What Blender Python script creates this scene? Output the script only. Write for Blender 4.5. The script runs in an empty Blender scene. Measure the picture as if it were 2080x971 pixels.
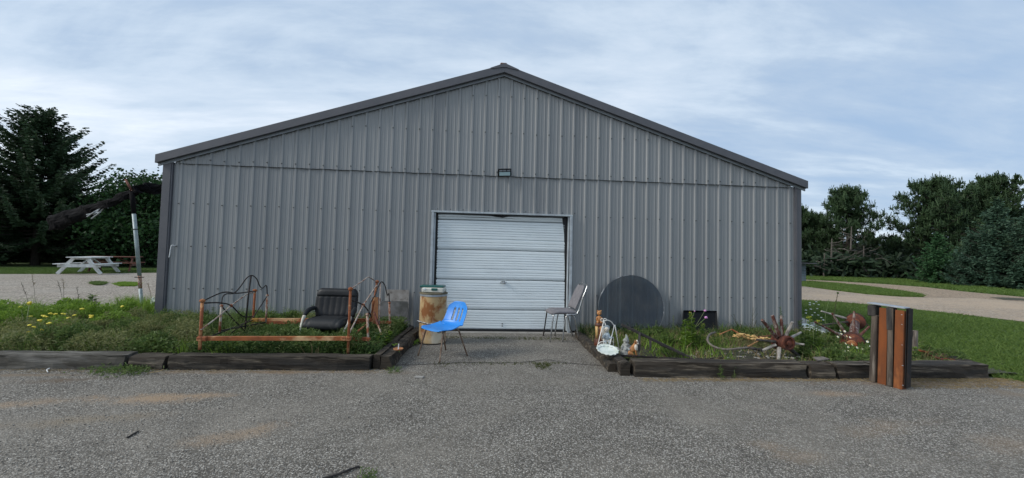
import bpy, math, random
import numpy as np
from mathutils import Vector, Matrix
from math import sin, cos, pi, radians as R

random.seed(7)
RNG = np.random.default_rng(7)
SC = bpy.context.scene
COL = SC.collection

# ------------------------------------------------------------------ camera
CAM_F = 800.0                       # focal length in pixels of the 2080 px wide photograph
PITCH, YAW, ROLL = .0389, .0760, .0245
CLOC = Vector((5.0252, -6.9359, 1.3548))
_f0 = Vector((sin(YAW), cos(YAW), 0)); _r0 = Vector((cos(YAW), -sin(YAW), 0)); _z = Vector((0, 0, 1))
CW = _f0*cos(PITCH) + _z*sin(PITCH); _u = -_f0*sin(PITCH) + _z*cos(PITCH)
CR = _r0*cos(ROLL) + _u*sin(ROLL); CU = -_r0*sin(ROLL) + _u*cos(ROLL)
cam = bpy.data.cameras.new('camera'); camo = bpy.data.objects.new('camera', cam); COL.objects.link(camo)
cam.sensor_width = 36; cam.lens = CAM_F/2080*36; cam.clip_start = .05; cam.clip_end = 2000
camo.matrix_world = Matrix(((CR.x, CU.x, -CW.x, CLOC.x), (CR.y, CU.y, -CW.y, CLOC.y), (CR.z, CU.z, -CW.z, CLOC.z), (0, 0, 0, 1)))
SC.camera = camo
def ray(px, py): return CR*((px-1040)/CAM_F) - CU*((py-485.5)/CAM_F) + CW
def gp(px, py, z=0.0):
    d = ray(px, py); return CLOC + d*((z-CLOC.z)/d.z)
def at(px, py, Y):
    d = ray(px, py); return CLOC + d*((Y-CLOC.y)/d.y)
def atd(px, py, depth): return CLOC + ray(px, py)*depth

# ------------------------------------------------------------------ sky and sun
SUN_EL, SUN_AZ = R(34), R(-102)      # azimuth from +Y towards +X
W = bpy.data.worlds.new('World'); SC.world = W; W.use_nodes = True
nt = W.node_tree; nt.nodes.clear()
def N(t, typ, **kw):
    n = t.nodes.new(typ)
    for k, v in kw.items():
        if k in ('inputs',):
            for a, b in v.items(): n.inputs[a].default_value = b
        else: setattr(n, k, v)
    return n
sky = N(nt, 'ShaderNodeTexSky', sky_type='NISHITA', sun_disc=False)
sky.sun_elevation = SUN_EL; sky.sun_rotation = SUN_AZ
tc = N(nt, 'ShaderNodeTexCoord'); sep = N(nt, 'ShaderNodeSeparateXYZ'); nt.links.new(tc.outputs['Generated'], sep.inputs[0])
def math_(t, op, a, b=None, clamp=False):
    n = t.nodes.new('ShaderNodeMath'); n.operation = op; n.use_clamp = clamp
    for i, x in enumerate((a, b)):
        if x is None: continue
        if isinstance(x, (int, float)): n.inputs[i].default_value = x
        else: t.links.new(x, n.inputs[i])
    return n.outputs[0]
zz = math_(nt, 'ADD', math_(nt, 'MAXIMUM', sep.outputs[2], 0.0), .16)
cx = math_(nt, 'DIVIDE', sep.outputs[0], zz); cy = math_(nt, 'DIVIDE', sep.outputs[1], zz)
cmb = N(nt, 'ShaderNodeCombineXYZ'); nt.links.new(cx, cmb.inputs[0]); nt.links.new(cy, cmb.inputs[1])
mp = N(nt, 'ShaderNodeMapping'); nt.links.new(cmb.outputs[0], mp.inputs[0])
mp.inputs['Rotation'].default_value = (0, 0, R(28)); mp.inputs['Scale'].default_value = (.55, 1.15, 1); mp.inputs['Location'].default_value = (3.1, 1.7, 0)
n1 = N(nt, 'ShaderNodeTexNoise', inputs={'Scale': 1.3, 'Detail': 12, 'Roughness': .60, 'Distortion': .35}); nt.links.new(mp.outputs[0], n1.inputs[0])
n2 = N(nt, 'ShaderNodeTexNoise', inputs={'Scale': .42, 'Detail': 3, 'Roughness': .5}); nt.links.new(mp.outputs[0], n2.inputs[0])
m3 = N(nt, 'ShaderNodeMapping'); nt.links.new(cmb.outputs[0], m3.inputs[0]); m3.inputs['Rotation'].default_value = (0, 0, R(-24)); m3.inputs['Scale'].default_value = (1.1, 3.6, 1)
n3 = N(nt, 'ShaderNodeTexNoise', inputs={'Scale': 1.9, 'Detail': 8, 'Roughness': .62, 'Distortion': .5}); nt.links.new(m3.outputs[0], n3.inputs[0])
# the cloud deck is thinner and brighter towards the sun's side (left), thicker and bluer to the right
side = math_(nt, 'MULTIPLY', sep.outputs[0], -.12)
v = math_(nt, 'ADD', math_(nt, 'ADD', math_(nt, 'MULTIPLY', n1.outputs[0], .86), math_(nt, 'MULTIPLY', n2.outputs[0], .34)), side)
cr = N(nt, 'ShaderNodeValToRGB'); v = math_(nt, 'ADD', v, math_(nt, 'MULTIPLY', math_(nt, 'SUBTRACT', n3.outputs[0], .5), .20)); v = math_(nt, 'SUBTRACT', v, .085); nt.links.new(v, cr.inputs[0])
cr.color_ramp.interpolation = 'B_SPLINE'
E = cr.color_ramp.elements
E[0].position = .28; E[0].color = (.26, .37, .53, 1)
E[1].position = .78; E[1].color = (.76, .80, .84, 1)
e = E.new(.42); e.color = (.35, .44, .56, 1)
e = E.new(.50); e.color = (.44, .53, .635, 1)
e = E.new(.61); e.color = (.53, .60, .69, 1)
sc10 = N(nt, 'ShaderNodeVectorMath', operation='SCALE'); nt.links.new(cr.outputs[0], sc10.inputs[0]); sc10.inputs['Scale'].default_value = 10.0
mx = N(nt, 'ShaderNodeMix', data_type='RGBA'); mx.inputs[0].default_value = .92
nt.links.new(sky.outputs[0], mx.inputs[6]); nt.links.new(sc10.outputs[0], mx.inputs[7])
bg = N(nt, 'ShaderNodeBackground'); bg.inputs[1].default_value = .1; nt.links.new(mx.outputs[2], bg.inputs[0])
wo = N(nt, 'ShaderNodeOutputWorld'); nt.links.new(bg.outputs[0], wo.inputs[0])
sd = Vector((sin(SUN_AZ)*cos(SUN_EL), cos(SUN_AZ)*cos(SUN_EL), sin(SUN_EL)))
sun = bpy.data.lights.new('sun', 'SUN'); sun.energy = 1.6; sun.angle = R(18); sun.color = (1, .95, .87)
suno = bpy.data.objects.new('sun', sun); COL.objects.link(suno); suno.rotation_euler = sd.to_track_quat('Z', 'Y').to_euler(); suno.location = (0, -5, 12)
SC.view_settings.view_transform = 'Standard'; SC.view_settings.look = 'None'; SC.view_settings.exposure = 0.52; SC.view_settings.gamma = 1
SC.cycles.max_bounces = 6; SC.cycles.diffuse_bounces = 3; SC.cycles.transparent_max_bounces = 8

# ------------------------------------------------------------------ materials
def c3(*c): return (c[0], c[1], c[2], 1)
def mat(name, c, c2=None, scale=6, thr=(.4, .65), rough=.7, metal=0, bump=0, bscale=None, detail=5, stretch=(1, 1, 1), c3_=None, s3=2, thr3=(.5, .7), island=False, spec=.5, jitter=0.0):
    """principled base, second colour through noise, optional third through larger noise, optional per-piece variation"""
    m = bpy.data.materials.new(name); m.use_nodes = True; t = m.node_tree; b = t.nodes['Principled BSDF']
    b.inputs['Roughness'].default_value = rough; b.inputs['Metallic'].default_value = metal; b.inputs['Specular IOR Level'].default_value = spec
    b.inputs['Base Color'].default_value = c3(*c)
    tc = N(t, 'ShaderNodeTexCoord'); mp = N(t, 'ShaderNodeMapping'); t.links.new(tc.outputs['Object'], mp.inputs[0]); mp.inputs['Scale'].default_value = stretch
    out = None
    if c2:
        if island:
            g = N(t, 'ShaderNodeNewGeometry'); f = g.outputs['Random Per Island']
        else:
            n = N(t, 'ShaderNodeTexNoise', inputs={'Scale': scale, 'Detail': detail, 'Roughness': .62}); t.links.new(mp.outputs[0], n.inputs[0])
            r = N(t, 'ShaderNodeMapRange', inputs={1: thr[0], 2: thr[1]}); t.links.new(n.outputs[0], r.inputs[0]); f = r.outputs[0]
        q = N(t, 'ShaderNodeMix', data_type='RGBA'); q.inputs[6].default_value = c3(*c); q.inputs[7].default_value = c3(*c2); t.links.new(f, q.inputs[0]); out = q.outputs[2]
    if c3_:
        n = N(t, 'ShaderNodeTexNoise', inputs={'Scale': s3, 'Detail': 4, 'Roughness': .6}); t.links.new(mp.outputs[0], n.inputs[0])
        r = N(t, 'ShaderNodeMapRange', inputs={1: thr3[0], 2: thr3[1]}); t.links.new(n.outputs[0], r.inputs[0])
        q = N(t, 'ShaderNodeMix', data_type='RGBA'); t.links.new(out, q.inputs[6]); q.inputs[7].default_value = c3(*c3_); t.links.new(r.outputs[0], q.inputs[0]); out = q.outputs[2]
    if jitter:
        oi = N(t, 'ShaderNodeObjectInfo'); h = N(t, 'ShaderNodeHueSaturation'); mr = N(t, 'ShaderNodeMapRange', inputs={3: 1-jitter, 4: 1+jitter})
        t.links.new(oi.outputs['Random'], mr.inputs[0]); t.links.new(mr.outputs[0], h.inputs['Value'])
        if out is not None: t.links.new(out, h.inputs['Color'])
        else: h.inputs['Color'].default_value = c3(*c)
        out = h.outputs[0]
    if out is not None: t.links.new(out, b.inputs['Base Color'])
    if bump:
        n = N(t, 'ShaderNodeTexNoise', inputs={'Scale': bscale or scale*4, 'Detail': 6, 'Roughness': .65}); t.links.new(mp.outputs[0], n.inputs[0])
        bp = N(t, 'ShaderNodeBump', inputs={'Strength': 1.0, 'Distance': bump}); t.links.new(n.outputs[0], bp.inputs['Height']); t.links.new(bp.outputs[0], b.inputs['Normal'])
    return m
def leafmat(name, c, c2, rough=.6, trans=.3):
    m = bpy.data.materials.new(name); m.use_nodes = True; t = m.node_tree; b = t.nodes['Principled BSDF']
    b.inputs['Roughness'].default_value = rough; b.inputs['Specular IOR Level'].default_value = .25
    g = N(t, 'ShaderNodeNewGeometry'); q = N(t, 'ShaderNodeMix', data_type='RGBA'); q.inputs[6].default_value = c3(*c); q.inputs[7].default_value = c3(*c2)
    t.links.new(g.outputs['Random Per Island'], q.inputs[0]); t.links.new(q.outputs[2], b.inputs['Base Color'])
    tr = N(t, 'ShaderNodeBsdfTranslucent'); t.links.new(q.outputs[2], tr.inputs[0])
    ms = N(t, 'ShaderNodeMixShader'); ms.inputs[0].default_value = trans; t.links.new(b.outputs[0], ms.inputs[1]); t.links.new(tr.outputs[0], ms.inputs[2])
    t.links.new(ms.outputs[0], t.nodes['Material Output'].inputs[0]); return m
M = {}
M['siding'] = mat('grey_siding', (.232, .243, .248), (.260, .270, .275), scale=1.6, thr=(.35, .7), rough=.42, metal=.0, bump=.0012, bscale=70, stretch=(2.6, 1, .16), c3_=(.186, .196, .205), s3=.9, thr3=(.52, .8), jitter=.03)
M['trim'] = mat('dark_trim', (.082, .085, .098), (.10, .10, .112), scale=5, rough=.45, bump=.0008, bscale=60)
M['trim_light'] = mat('light_trim', (.27, .30, .33), (.22, .24, .27), scale=8, rough=.4)
M['jamb'] = mat('pale_door_trim', (.42, .47, .50), (.30, .33, .36), scale=9, rough=.4)
M['black'] = mat('black_rubber', (.008, .009, .011), rough=.7)
M['door'] = mat('white_door', (.72, .78, .80), (.66, .72, .745), scale=2.2, rough=.38, stretch=(.6, 1, 1.5), c3_=(.50, .57, .60), s3=5, thr3=(.66, .9), bump=.0015, bscale=3)
M['roof'] = mat('roof_steel', (.09, .095, .105), (.11, .11, .12), scale=3, rough=.5)
M['foam'] = mat('ridge_foam', (.20, .10, .06), (.09, .06, .05), scale=20, rough=.9)
M['timber'] = mat('weathered_timber', (.032, .024, .016), (.22, .185, .14), scale=8, thr=(.52, .72), rough=.9, bump=.022, bscale=13, stretch=(.22, 2.6, 2.6), c3_=(.014, .013, .011), s3=3, thr3=(.5, .66), jitter=.18)
M['timber_pale'] = mat('bleached_timber', (.055, .050, .040), (.20, .19, .17), scale=7, thr=(.44, .7), rough=.9, bump=.01, bscale=16, stretch=(.25, 2.2, 2.2), c3_=(.03, .03, .028), s3=4, thr3=(.55, .68))
M['grey_wood'] = mat('grey_wood', (.20, .175, .15), (.075, .062, .052), scale=7, thr=(.38, .66), rough=.9, bump=.006, bscale=30, stretch=(3, 3, .35))
M['dark_wood'] = mat('dark_wood', (.028, .026, .025), (.075, .068, .06), scale=9, rough=.9, bump=.006, bscale=30, stretch=(3, 3, .4))
M['rust'] = mat('rust_orange', (.30, .092, .030), (.12, .035, .016), scale=22, thr=(.35, .7), rough=.9, bump=.002, bscale=90, c3_=(.52, .27, .12), s3=11, thr3=(.52, .66))
M['rust_sheet'] = mat('rusty_steel_plate', (.215, .062, .014), (.085, .030, .012), scale=6, thr=(.35, .75), rough=.85, bump=.002, bscale=60, stretch=(1.5, 1.5, .5), c3_=(.34, .12, .035), s3=5, thr3=(.55, .75))
M['rust_paint'] = mat('peeling_white_paint', (.46, .40, .33), (.26, .085, .035), scale=26, thr=(.42, .56), rough=.85, bump=.002, bscale=80, stretch=(1, 1, .5))
M['rust_rail'] = mat('rusty_bed_rail', (.36, .115, .035), (.20, .058, .022), scale=10, thr=(.35, .7), rough=.9, bump=.002, bscale=80, c3_=(.62, .38, .19), s3=2.6, thr3=(.50, .60))
M['dark_iron'] = mat('dark_iron', (.016, .013, .012), (.065, .03, .02), scale=14, thr=(.52, .78), rough=.8)
M['pale_iron'] = mat('pale_iron', (.42, .37, .32), (.20, .08, .045), scale=20, thr=(.45, .62), rough=.8)
M['brass'] = mat('yellow_bracket', (.55, .33, .05), (.28, .10, .03), scale=25, rough=.7)
M['leather'] = mat('black_leather', (.009, .010, .012), (.016, .018, .021), scale=6, rough=.5, spec=.3, bump=.003, bscale=26)
M['leather_worn'] = mat('worn_black_leather', (.018, .020, .022), (.075, .08, .08), scale=9, thr=(.58, .80), rough=.55, spec=.3, bump=.003, bscale=20)
M['cream'] = mat('cream_plastic', (.62, .60, .52), (.40, .36, .30), scale=9, rough=.5)
M['blue'] = mat('blue_plastic', (.020, .235, .70), (.050, .28, .74), scale=5, rough=.36, bump=.0005, bscale=200, c3_=(.022, .19, .56), s3=7, thr3=(.55, .75))
M['bronze'] = mat('bronze_leg', (.14, .085, .06), (.30, .23, .17), scale=20, rough=.38, metal=.6)
M['chrome'] = mat('chrome', (.55, .57, .58), (.28, .27, .26), scale=12, rough=.22, metal=.9)
M['grey_fabric'] = mat('grey_fabric', (.155, .15, .165), (.20, .195, .205), scale=18, rough=.95, bump=.001, bscale=300)
M['drum'] = mat('stained_fibre_drum', (.46, .32, .16), (.25, .095, .028), scale=6.5, thr=(.46, .58), rough=.85, bump=.004, bscale=18, stretch=(1, 1, .6), c3_=(.55, .48, .36), s3=3.4, thr3=(.50, .62))
M['drum_lid'] = mat('drum_lid', (.21, .17, .10), (.12, .11, .07), scale=8, rough=.8)
M['green_plastic'] = mat('dark_green_plastic', (.006, .075, .065), (.008, .09, .08), scale=8, rough=.35)
M['beige_plastic'] = mat('beige_plastic', (.58, .58, .52), (.46, .46, .41), scale=8, rough=.5)
M['concrete'] = mat('concrete', (.34, .325, .30), (.25, .24, .22), scale=4, rough=.95, bump=.004, bscale=40, c3_=(.12, .115, .10), s3=9, thr3=(.6, .75))
M['board'] = mat('stained_cement_board', (.26, .25, .235), (.17, .155, .14), scale=8, rough=.95, c3_=(.065, .06, .05), s3=16, thr3=(.58, .75), bump=.002, bscale=60)
M['board_dark'] = mat('damp_panel', (.085, .085, .085), (.15, .148, .145), scale=4, thr=(.45, .7), rough=.6, c3_=(.028, .03, .026), s3=5, thr3=(.45, .62))
M['tray'] = mat('black_plastic', (.007, .008, .010), (.012, .014, .016), scale=6, rough=.75, spec=.15)
M['carved'] = mat('carved_wood', (.50, .24, .08), (.33, .13, .04), scale=14, rough=.5, bump=.003, bscale=40)
M['carved_pale'] = mat('carved_pale_wood', (.62, .42, .17), (.45, .26, .09), scale=14, rough=.5)
M['carved_dark'] = mat('carved_dark_wood', (.13, .04, .02), (.07, .03, .02), scale=14, rough=.5)
M['white_wire'] = mat('white_wire', (.80, .78, .73), (.45, .40, .34), scale=30, thr=(.5, .75), rough=.5)
M['white_paint'] = mat('white_paint', (.70, .72, .70), (.44, .46, .44), scale=6, rough=.7, bump=.002, bscale=20)
M['dish'] = mat('white_dish', (.68, .72, .67), (.42, .50, .43), scale=12, thr=(.45, .75), rough=.5)
M['doll'] = mat('pale_blue_figure', (.42, .50, .55), (.20, .23, .25), scale=22, thr=(.4, .65), rough=.7, bump=.004, bscale=60)
M['gnome'] = mat('grey_stone_figure', (.36, .37, .35), (.16, .165, .16), scale=26, thr=(.4, .66), rough=.9, bump=.004, bscale=50)
M['fur_brown'] = mat('brown_fur_glaze', (.42, .19, .06), (.25, .10, .04), scale=20, rough=.6, bump=.003, bscale=60)
M['fur_white'] = mat('white_fur_glaze', (.66, .62, .55), (.44, .38, .30), scale=20, rough=.6)
M['terracotta'] = mat('terracotta', (.42, .19, .08), (.30, .12, .05), scale=12, rough=.8)
M['hub'] = mat('red_rust_hub', (.135, .036, .019), (.055, .020, .014), scale=14, rough=.8, bump=.003, bscale=50, c3_=(.27, .10, .045), s3=9, thr3=(.55, .72))
M['spoke_red'] = mat('flaking_red_spoke', (.10, .034, .024), (.27, .24, .21), scale=13, thr=(.48, .62), rough=.9, bump=.005, bscale=40, stretch=(2, 2, .7))
M['spoke_grey'] = mat('grey_spoke', (.38, .36, .335), (.15, .135, .12), scale=13, rough=.9, bump=.005, bscale=40)
M['galv'] = mat('galvanised_pipe', (.33, .40, .41), (.22, .27, .28), scale=12, rough=.5, metal=.2)
M['tarp'] = mat('black_tarp', (.006, .006, .007), (.013, .012, .013), scale=6, rough=.95, spec=.1, bump=.02, bscale=7)
M['alu'] = mat('dull_aluminium', (.42, .45, .48), (.30, .32, .34), scale=10, rough=.4, metal=.5)
M['rim_metal'] = mat('dull_rim', (.10, .11, .12), (.62, .64, .65), scale=5, thr=(.55, .70), rough=.4, metal=.3)
M['bundle_wood'] = mat('dark_brown_post', (.125, .10, .078), (.048, .038, .030), scale=6, thr=(.38, .64), rough=.9, bump=.006, bscale=30, stretch=(3, 3, .35), c3_=(.19, .165, .14), s3=8, thr3=(.6, .75))
M['white_tape'] = mat('white_wrap', (.70, .72, .73), rough=.6)
M['brown_wood'] = mat('red_brown_wood', (.17, .06, .035), (.10, .04, .028), scale=6, rough=.8, stretch=(1, 1, 1))
M['bark'] = mat('bark', (.060, .048, .038), (.030, .025, .021), scale=9, rough=.95, bump=.02, bscale=14, stretch=(3, 3, .6))
M['dead'] = mat('dead_branch', (.12, .105, .092), (.07, .06, .052), scale=6, rough=.95)
M['spruce'] = leafmat('spruce_needles', (.026, .052, .024), (.052, .092, .042), trans=.2)
M['spruce_green'] = leafmat('bright_spruce_needles', (.026, .076, .030), (.052, .122, .046), trans=.15)
M['spruce_blue'] = leafmat('blue_spruce_needles', (.032, .072, .046), (.078, .138, .088), trans=.15)
M['pine'] = leafmat('pine_needles', (.024, .050, .022), (.058, .100, .042), trans=.15)
M['leaf'] = leafmat('broad_leaves', (.014, .042, .013), (.042, .098, .028), trans=.25)
M['scrub'] = leafmat('dark_scrub', (.012, .026, .014), (.030, .052, .024), trans=.15)
M['grass_far'] = leafmat('lawn_blades', (.070, .130, .024), (.135, .200, .048), trans=.3)
M['weed_olive'] = leafmat('olive_weeds', (.135, .158, .055), (.26, .27, .12), trans=.45)
M['weed_green'] = leafmat('green_weeds', (.060, .115, .028), (.165, .225, .072), trans=.45)
M['weed_bright'] = leafmat('bright_grass', (.115, .22, .024), (.23, .34, .06), trans=.4)
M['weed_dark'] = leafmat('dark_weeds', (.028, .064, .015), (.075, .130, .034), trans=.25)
M['straw'] = leafmat('dry_straw', (.22, .16, .08), (.34, .27, .15), trans=.2)
M['yellow'] = mat('yellow_petals', (.72, .56, .03), (.80, .68, .08), scale=30, rough=.6)
M['goldenrod'] = mat('yellow_green_buds', (.36, .40, .03), (.50, .46, .04), scale=30, rough=.7)
M['petal_white'] = mat('white_petals', (.78, .78, .74), rough=.6)
M['pink'] = mat('thistle_pink', (.55, .20, .48), (.62, .35, .58), scale=40, rough=.7)
M['stem'] = mat('plant_stem', (.10, .17, .05), (.14, .15, .06), scale=9, rough=.7)
M['stem_dark'] = mat('dark_stem', (.05, .06, .03), (.08, .06, .035), scale=9, rough=.8)
M['moss'] = leafmat('moss_tufts', (.045, .060, .012), (.085, .095, .022), trans=.2)
M['stick'] = mat('dark_stick', (.02, .018, .018), (.04, .035, .03), scale=20, rough=.8)
M['pebble'] = leafmat('loose_stone', (.12, .108, .095), (.48, .45, .40), rough=.85, trans=0)
M['shed'] = mat('blue_grey_boards', (.14, .18, .22), (.11, .14, .17), scale=5, rough=.7)
M['lens'] = mat('floodlight_glass', (.45, .62, .66), rough=.12)
M['screw'] = mat('dark_screw', (.045, .048, .052), rough=.5)
# tinted glass table top: dark, partly see-through, glossy
def glassmat():
    m = bpy.data.materials.new('smoked_glass'); m.use_nodes = True; t = m.node_tree; t.nodes.remove(t.nodes['Principled BSDF'])
    gl = N(t, 'ShaderNodeBsdfGlossy'); gl.inputs['Roughness'].default_value = .06; gl.inputs[0].default_value = (.8, .85, .9, 1)
    tr = N(t, 'ShaderNodeBsdfTransparent'); tr.inputs[0].default_value = (.34, .42, .48, 1)
    fr = N(t, 'ShaderNodeFresnel', inputs={0: 1.5}); ms = N(t, 'ShaderNodeMixShader'); t.links.new(fr.outputs[0], ms.inputs[0])
    t.links.new(tr.outputs[0], ms.inputs[1]); t.links.new(gl.outputs[0], ms.inputs[2])
    tc = N(t, 'ShaderNodeTexCoord'); nz = N(t, 'ShaderNodeTexNoise', inputs={'Scale': 3.2, 'Detail': 8, 'Roughness': .7}); t.links.new(tc.outputs['Object'], nz.inputs[0])
    mr = N(t, 'ShaderNodeMapRange', inputs={1: .42, 2: .78, 3: .04, 4: .34}); t.links.new(nz.outputs[0], mr.inputs[0])
    df = N(t, 'ShaderNodeBsdfDiffuse'); df.inputs[0].default_value = (.16, .16, .15, 1); m2 = N(t, 'ShaderNodeMixShader'); t.links.new(mr.outputs[0], m2.inputs[0]); t.links.new(ms.outputs[0], m2.inputs[1]); t.links.new(df.outputs[0], m2.inputs[2])
    t.links.new(m2.outputs[0], t.nodes['Material Output'].inputs[0]); return m
M['glass'] = glassmat()

# ground materials (world coordinates of the place: the sheets sit at the origin)
def groundmat(name, base, stones, cells, bump, patches=(), tint=None, tint_scale=.5, stone_thr=(.55, .95), bdist=.006, fine=None):
    m = bpy.data.materials.new(name); m.use_nodes = True; t = m.node_tree; b = t.nodes['Principled BSDF']; b.inputs['Roughness'].default_value = .92; b.inputs['Specular IOR Level'].default_value = .25
    tc = N(t, 'ShaderNodeTexCoord'); P = tc.outputs['Object']
    vo = N(t, 'ShaderNodeTexVoronoi', feature='F1', inputs={'Scale': cells, 'Randomness': 1}); t.links.new(P, vo.inputs['Vector'])
    sp = N(t, 'ShaderNodeSeparateColor'); t.links.new(vo.outputs['Color'], sp.inputs[0])
    r = N(t, 'ShaderNodeMapRange', inputs={1: stone_thr[0], 2: stone_thr[1]}); t.links.new(sp.outputs[0], r.inputs[0])
    q = N(t, 'ShaderNodeMix', data_type='RGBA'); q.inputs[6].default_value = c3(*base); q.inputs[7].default_value = c3(*stones); t.links.new(r.outputs[0], q.inputs[0]); out = q.outputs[2]
    # dark binder between stones
    rd = N(t, 'ShaderNodeMapRange', inputs={1: .25, 2: .62, 3: 1.0, 4: .42}); t.links.new(vo.outputs['Distance'], rd.inputs[0])
    vm = N(t, 'ShaderNodeMix', data_type='RGBA', blend_type='MULTIPLY'); vm.inputs[0].default_value = 1; t.links.new(out, vm.inputs[6]); t.links.new(rd.outputs[0], vm.inputs[7]); out = vm.outputs[2]
    if fine:
        v2 = N(t, 'ShaderNodeTexVoronoi', feature='F1', inputs={'Scale': cells*2.3}); t.links.new(P, v2.inputs['Vector']); s2 = N(t, 'ShaderNodeSeparateColor'); t.links.new(v2.outputs['Color'], s2.inputs[0])
        mr = N(t, 'ShaderNodeMapRange', inputs={3: 1-fine, 4: 1+fine}); t.links.new(s2.outputs[1], mr.inputs[0])
        vm = N(t, 'ShaderNodeMix', data_type='RGBA', blend_type='MULTIPLY'); vm.inputs[0].default_value = 1; t.links.new(out, vm.inputs[6]); t.links.new(mr.outputs[0], vm.inputs[7]); out = vm.outputs[2]
    nz = N(t, 'ShaderNodeTexNoise', inputs={'Scale': tint_scale, 'Detail': 6, 'Roughness': .62}); t.links.new(P, nz.inputs[0])
    if tint:
        mr = N(t, 'ShaderNodeMapRange', inputs={1: .45, 2: .70}); t.links.new(nz.outputs[0], mr.inputs[0])
        mr2 = math_(t, 'MULTIPLY', mr.outputs[0], .7)
        q = N(t, 'ShaderNodeMix', data_type='RGBA'); t.links.new(mr2, q.inputs[0]); t.links.new(out, q.inputs[6]); q.inputs[7].default_value = c3(*tint); out = q.outputs[2]
    nb = N(t, 'ShaderNodeTexNoise', inputs={'Scale': 2.6, 'Detail': 7, 'Roughness': .68}); t.links.new(P, nb.inputs[0])
    mv = N(t, 'ShaderNodeMapRange', inputs={1: .3, 2: .7, 3: .84, 4: 1.16}); t.links.new(nb.outputs[0], mv.inputs[0])
    vm = N(t, 'ShaderNodeMix', data_type='RGBA', blend_type='MULTIPLY'); vm.inputs[0].default_value = 1; t.links.new(out, vm.inputs[6]); t.links.new(mv.outputs[0], vm.inputs[7]); out = vm.outputs[2]
    for (x, y, sx, sy, rot, col, amt) in patches:     # blown sand, damp soil: stains that lie on the surface
        mp = N(t, 'ShaderNodeMapping'); mp.vector_type = 'TEXTURE'; t.links.new(P, mp.inputs[0])
        mp.inputs['Location'].default_value = (x, y, 0); mp.inputs['Rotation'].default_value = (0, 0, rot); mp.inputs['Scale'].default_value = (sx, sy, 1)
        ln = N(t, 'ShaderNodeVectorMath', operation='LENGTH'); t.links.new(mp.outputs[0], ln.inputs[0])
        d = math_(t, 'ADD', ln.outputs['Value'], math_(t, 'ADD', math_(t, 'MULTIPLY', math_(t, 'SUBTRACT', nb.outputs[0], .5), 3.6), math_(t, 'MULTIPLY', sp.outputs[1], .55)))
        mr = N(t, 'ShaderNodeMapRange', inputs={1: .25, 2: 1.35, 3: amt*.95, 4: 0}); t.links.new(d, mr.inputs[0])
        q = N(t, 'ShaderNodeMix', data_type='RGBA'); t.links.new(mr.outputs[0], q.inputs[0]); t.links.new(out, q.inputs[6]); q.inputs[7].default_value = c3(*col); out = q.outputs[2]
    t.links.new(out, b.inputs['Base Color'])
    bp = N(t, 'ShaderNodeBump', inputs={'Strength': bump, 'Distance': bdist}); bp.invert = True; t.links.new(vo.outputs['Distance'], bp.inputs['Height']); t.links.new(bp.outputs[0], b.inputs['Normal'])
    return m
def pt(px, py): p = gp(px, py); return p.x, p.y
SAND = (.34, .245, .16)
pa = []
for (px, py, sx, sy, rot, col, amt) in [
    (285, 812, .55, .14, .05, SAND, .9), (400, 803, .50, .08, 0, SAND, .8), (60, 820, .55, .13, .3, SAND, .75), (130, 772, .5, .10, .15, (.13, .095, .065), .85),
    (500, 880, .35, .14, .5, SAND, .55), (200, 850, .5, .12, .2, (.24, .19, .13), .5), (560, 756, 1.6, .07, 0, (.25, .18, .12), .9), (60, 762, 1.0, .05, 0, (.20, .15, .10), .7),
    (1700, 800, .45, .10, 0, SAND, .6), (1450, 771, 1.3, .06, 0, (.25, .19, .13), .85), (1900, 779, 1.3, .10, 0, (.27, .19, .13), .9), (1800, 870, .5, .15, .2, SAND, .35),
    (2060, 800, .4, .16, 0, (.22, .17, .12), .6), (1640, 925, .25, .1, 0, SAND, .3), (2050, 900, .5, .2, .3, SAND, .3), (1560, 905, .2, .08, 0, SAND, .3)]:
    x, y = pt(px, py); pa.append((x, y, sx, sy, rot, col, amt))
M['asphalt'] = groundmat('chip_seal_asphalt', (.195, .178, .152), (.56, .53, .475), 105, .9, pa, tint=(.24, .218, .184), tint_scale=.7, stone_thr=(.50, 1.0), fine=.45)
M['gravel'] = groundmat('pale_gravel', (.36, .31, .255), (.56, .50, .42), 26, .8, [], tint=(.30, .275, .235), tint_scale=.6, stone_thr=(.3, 1.0), bdist=.01)
M['road'] = groundmat('weathered_road', (.33, .275, .215), (.48, .42, .35), 20, .4, [(pt(2110, 622)[0], pt(2110, 622)[1], 11, 7, -.3, (.44, .335, .235), .8)], tint=(.40, .315, .225), tint_scale=.35, stone_thr=(.4, 1.0), bdist=.006)
M['track'] = groundmat('sandy_track', (.42, .315, .215), (.52, .42, .31), 14, .5, [], tint=(.26, .20, .145), tint_scale=.4, stone_thr=(.4, 1.0), bdist=.01)
M['lawn'] = groundmat('lawn_soil', (.060, .105, .024), (.082, .135, .032), 12, .6, [], tint=(.085, .12, .035), tint_scale=.35, stone_thr=(.3, .9), bdist=.02)
M['soil'] = mat('bed_soil', (.035, .032, .022), (.060, .065, .028), scale=8, rough=.95, bump=.02, bscale=30, c3_=(.10, .085, .06), s3=12, thr3=(.58, .72))

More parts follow.
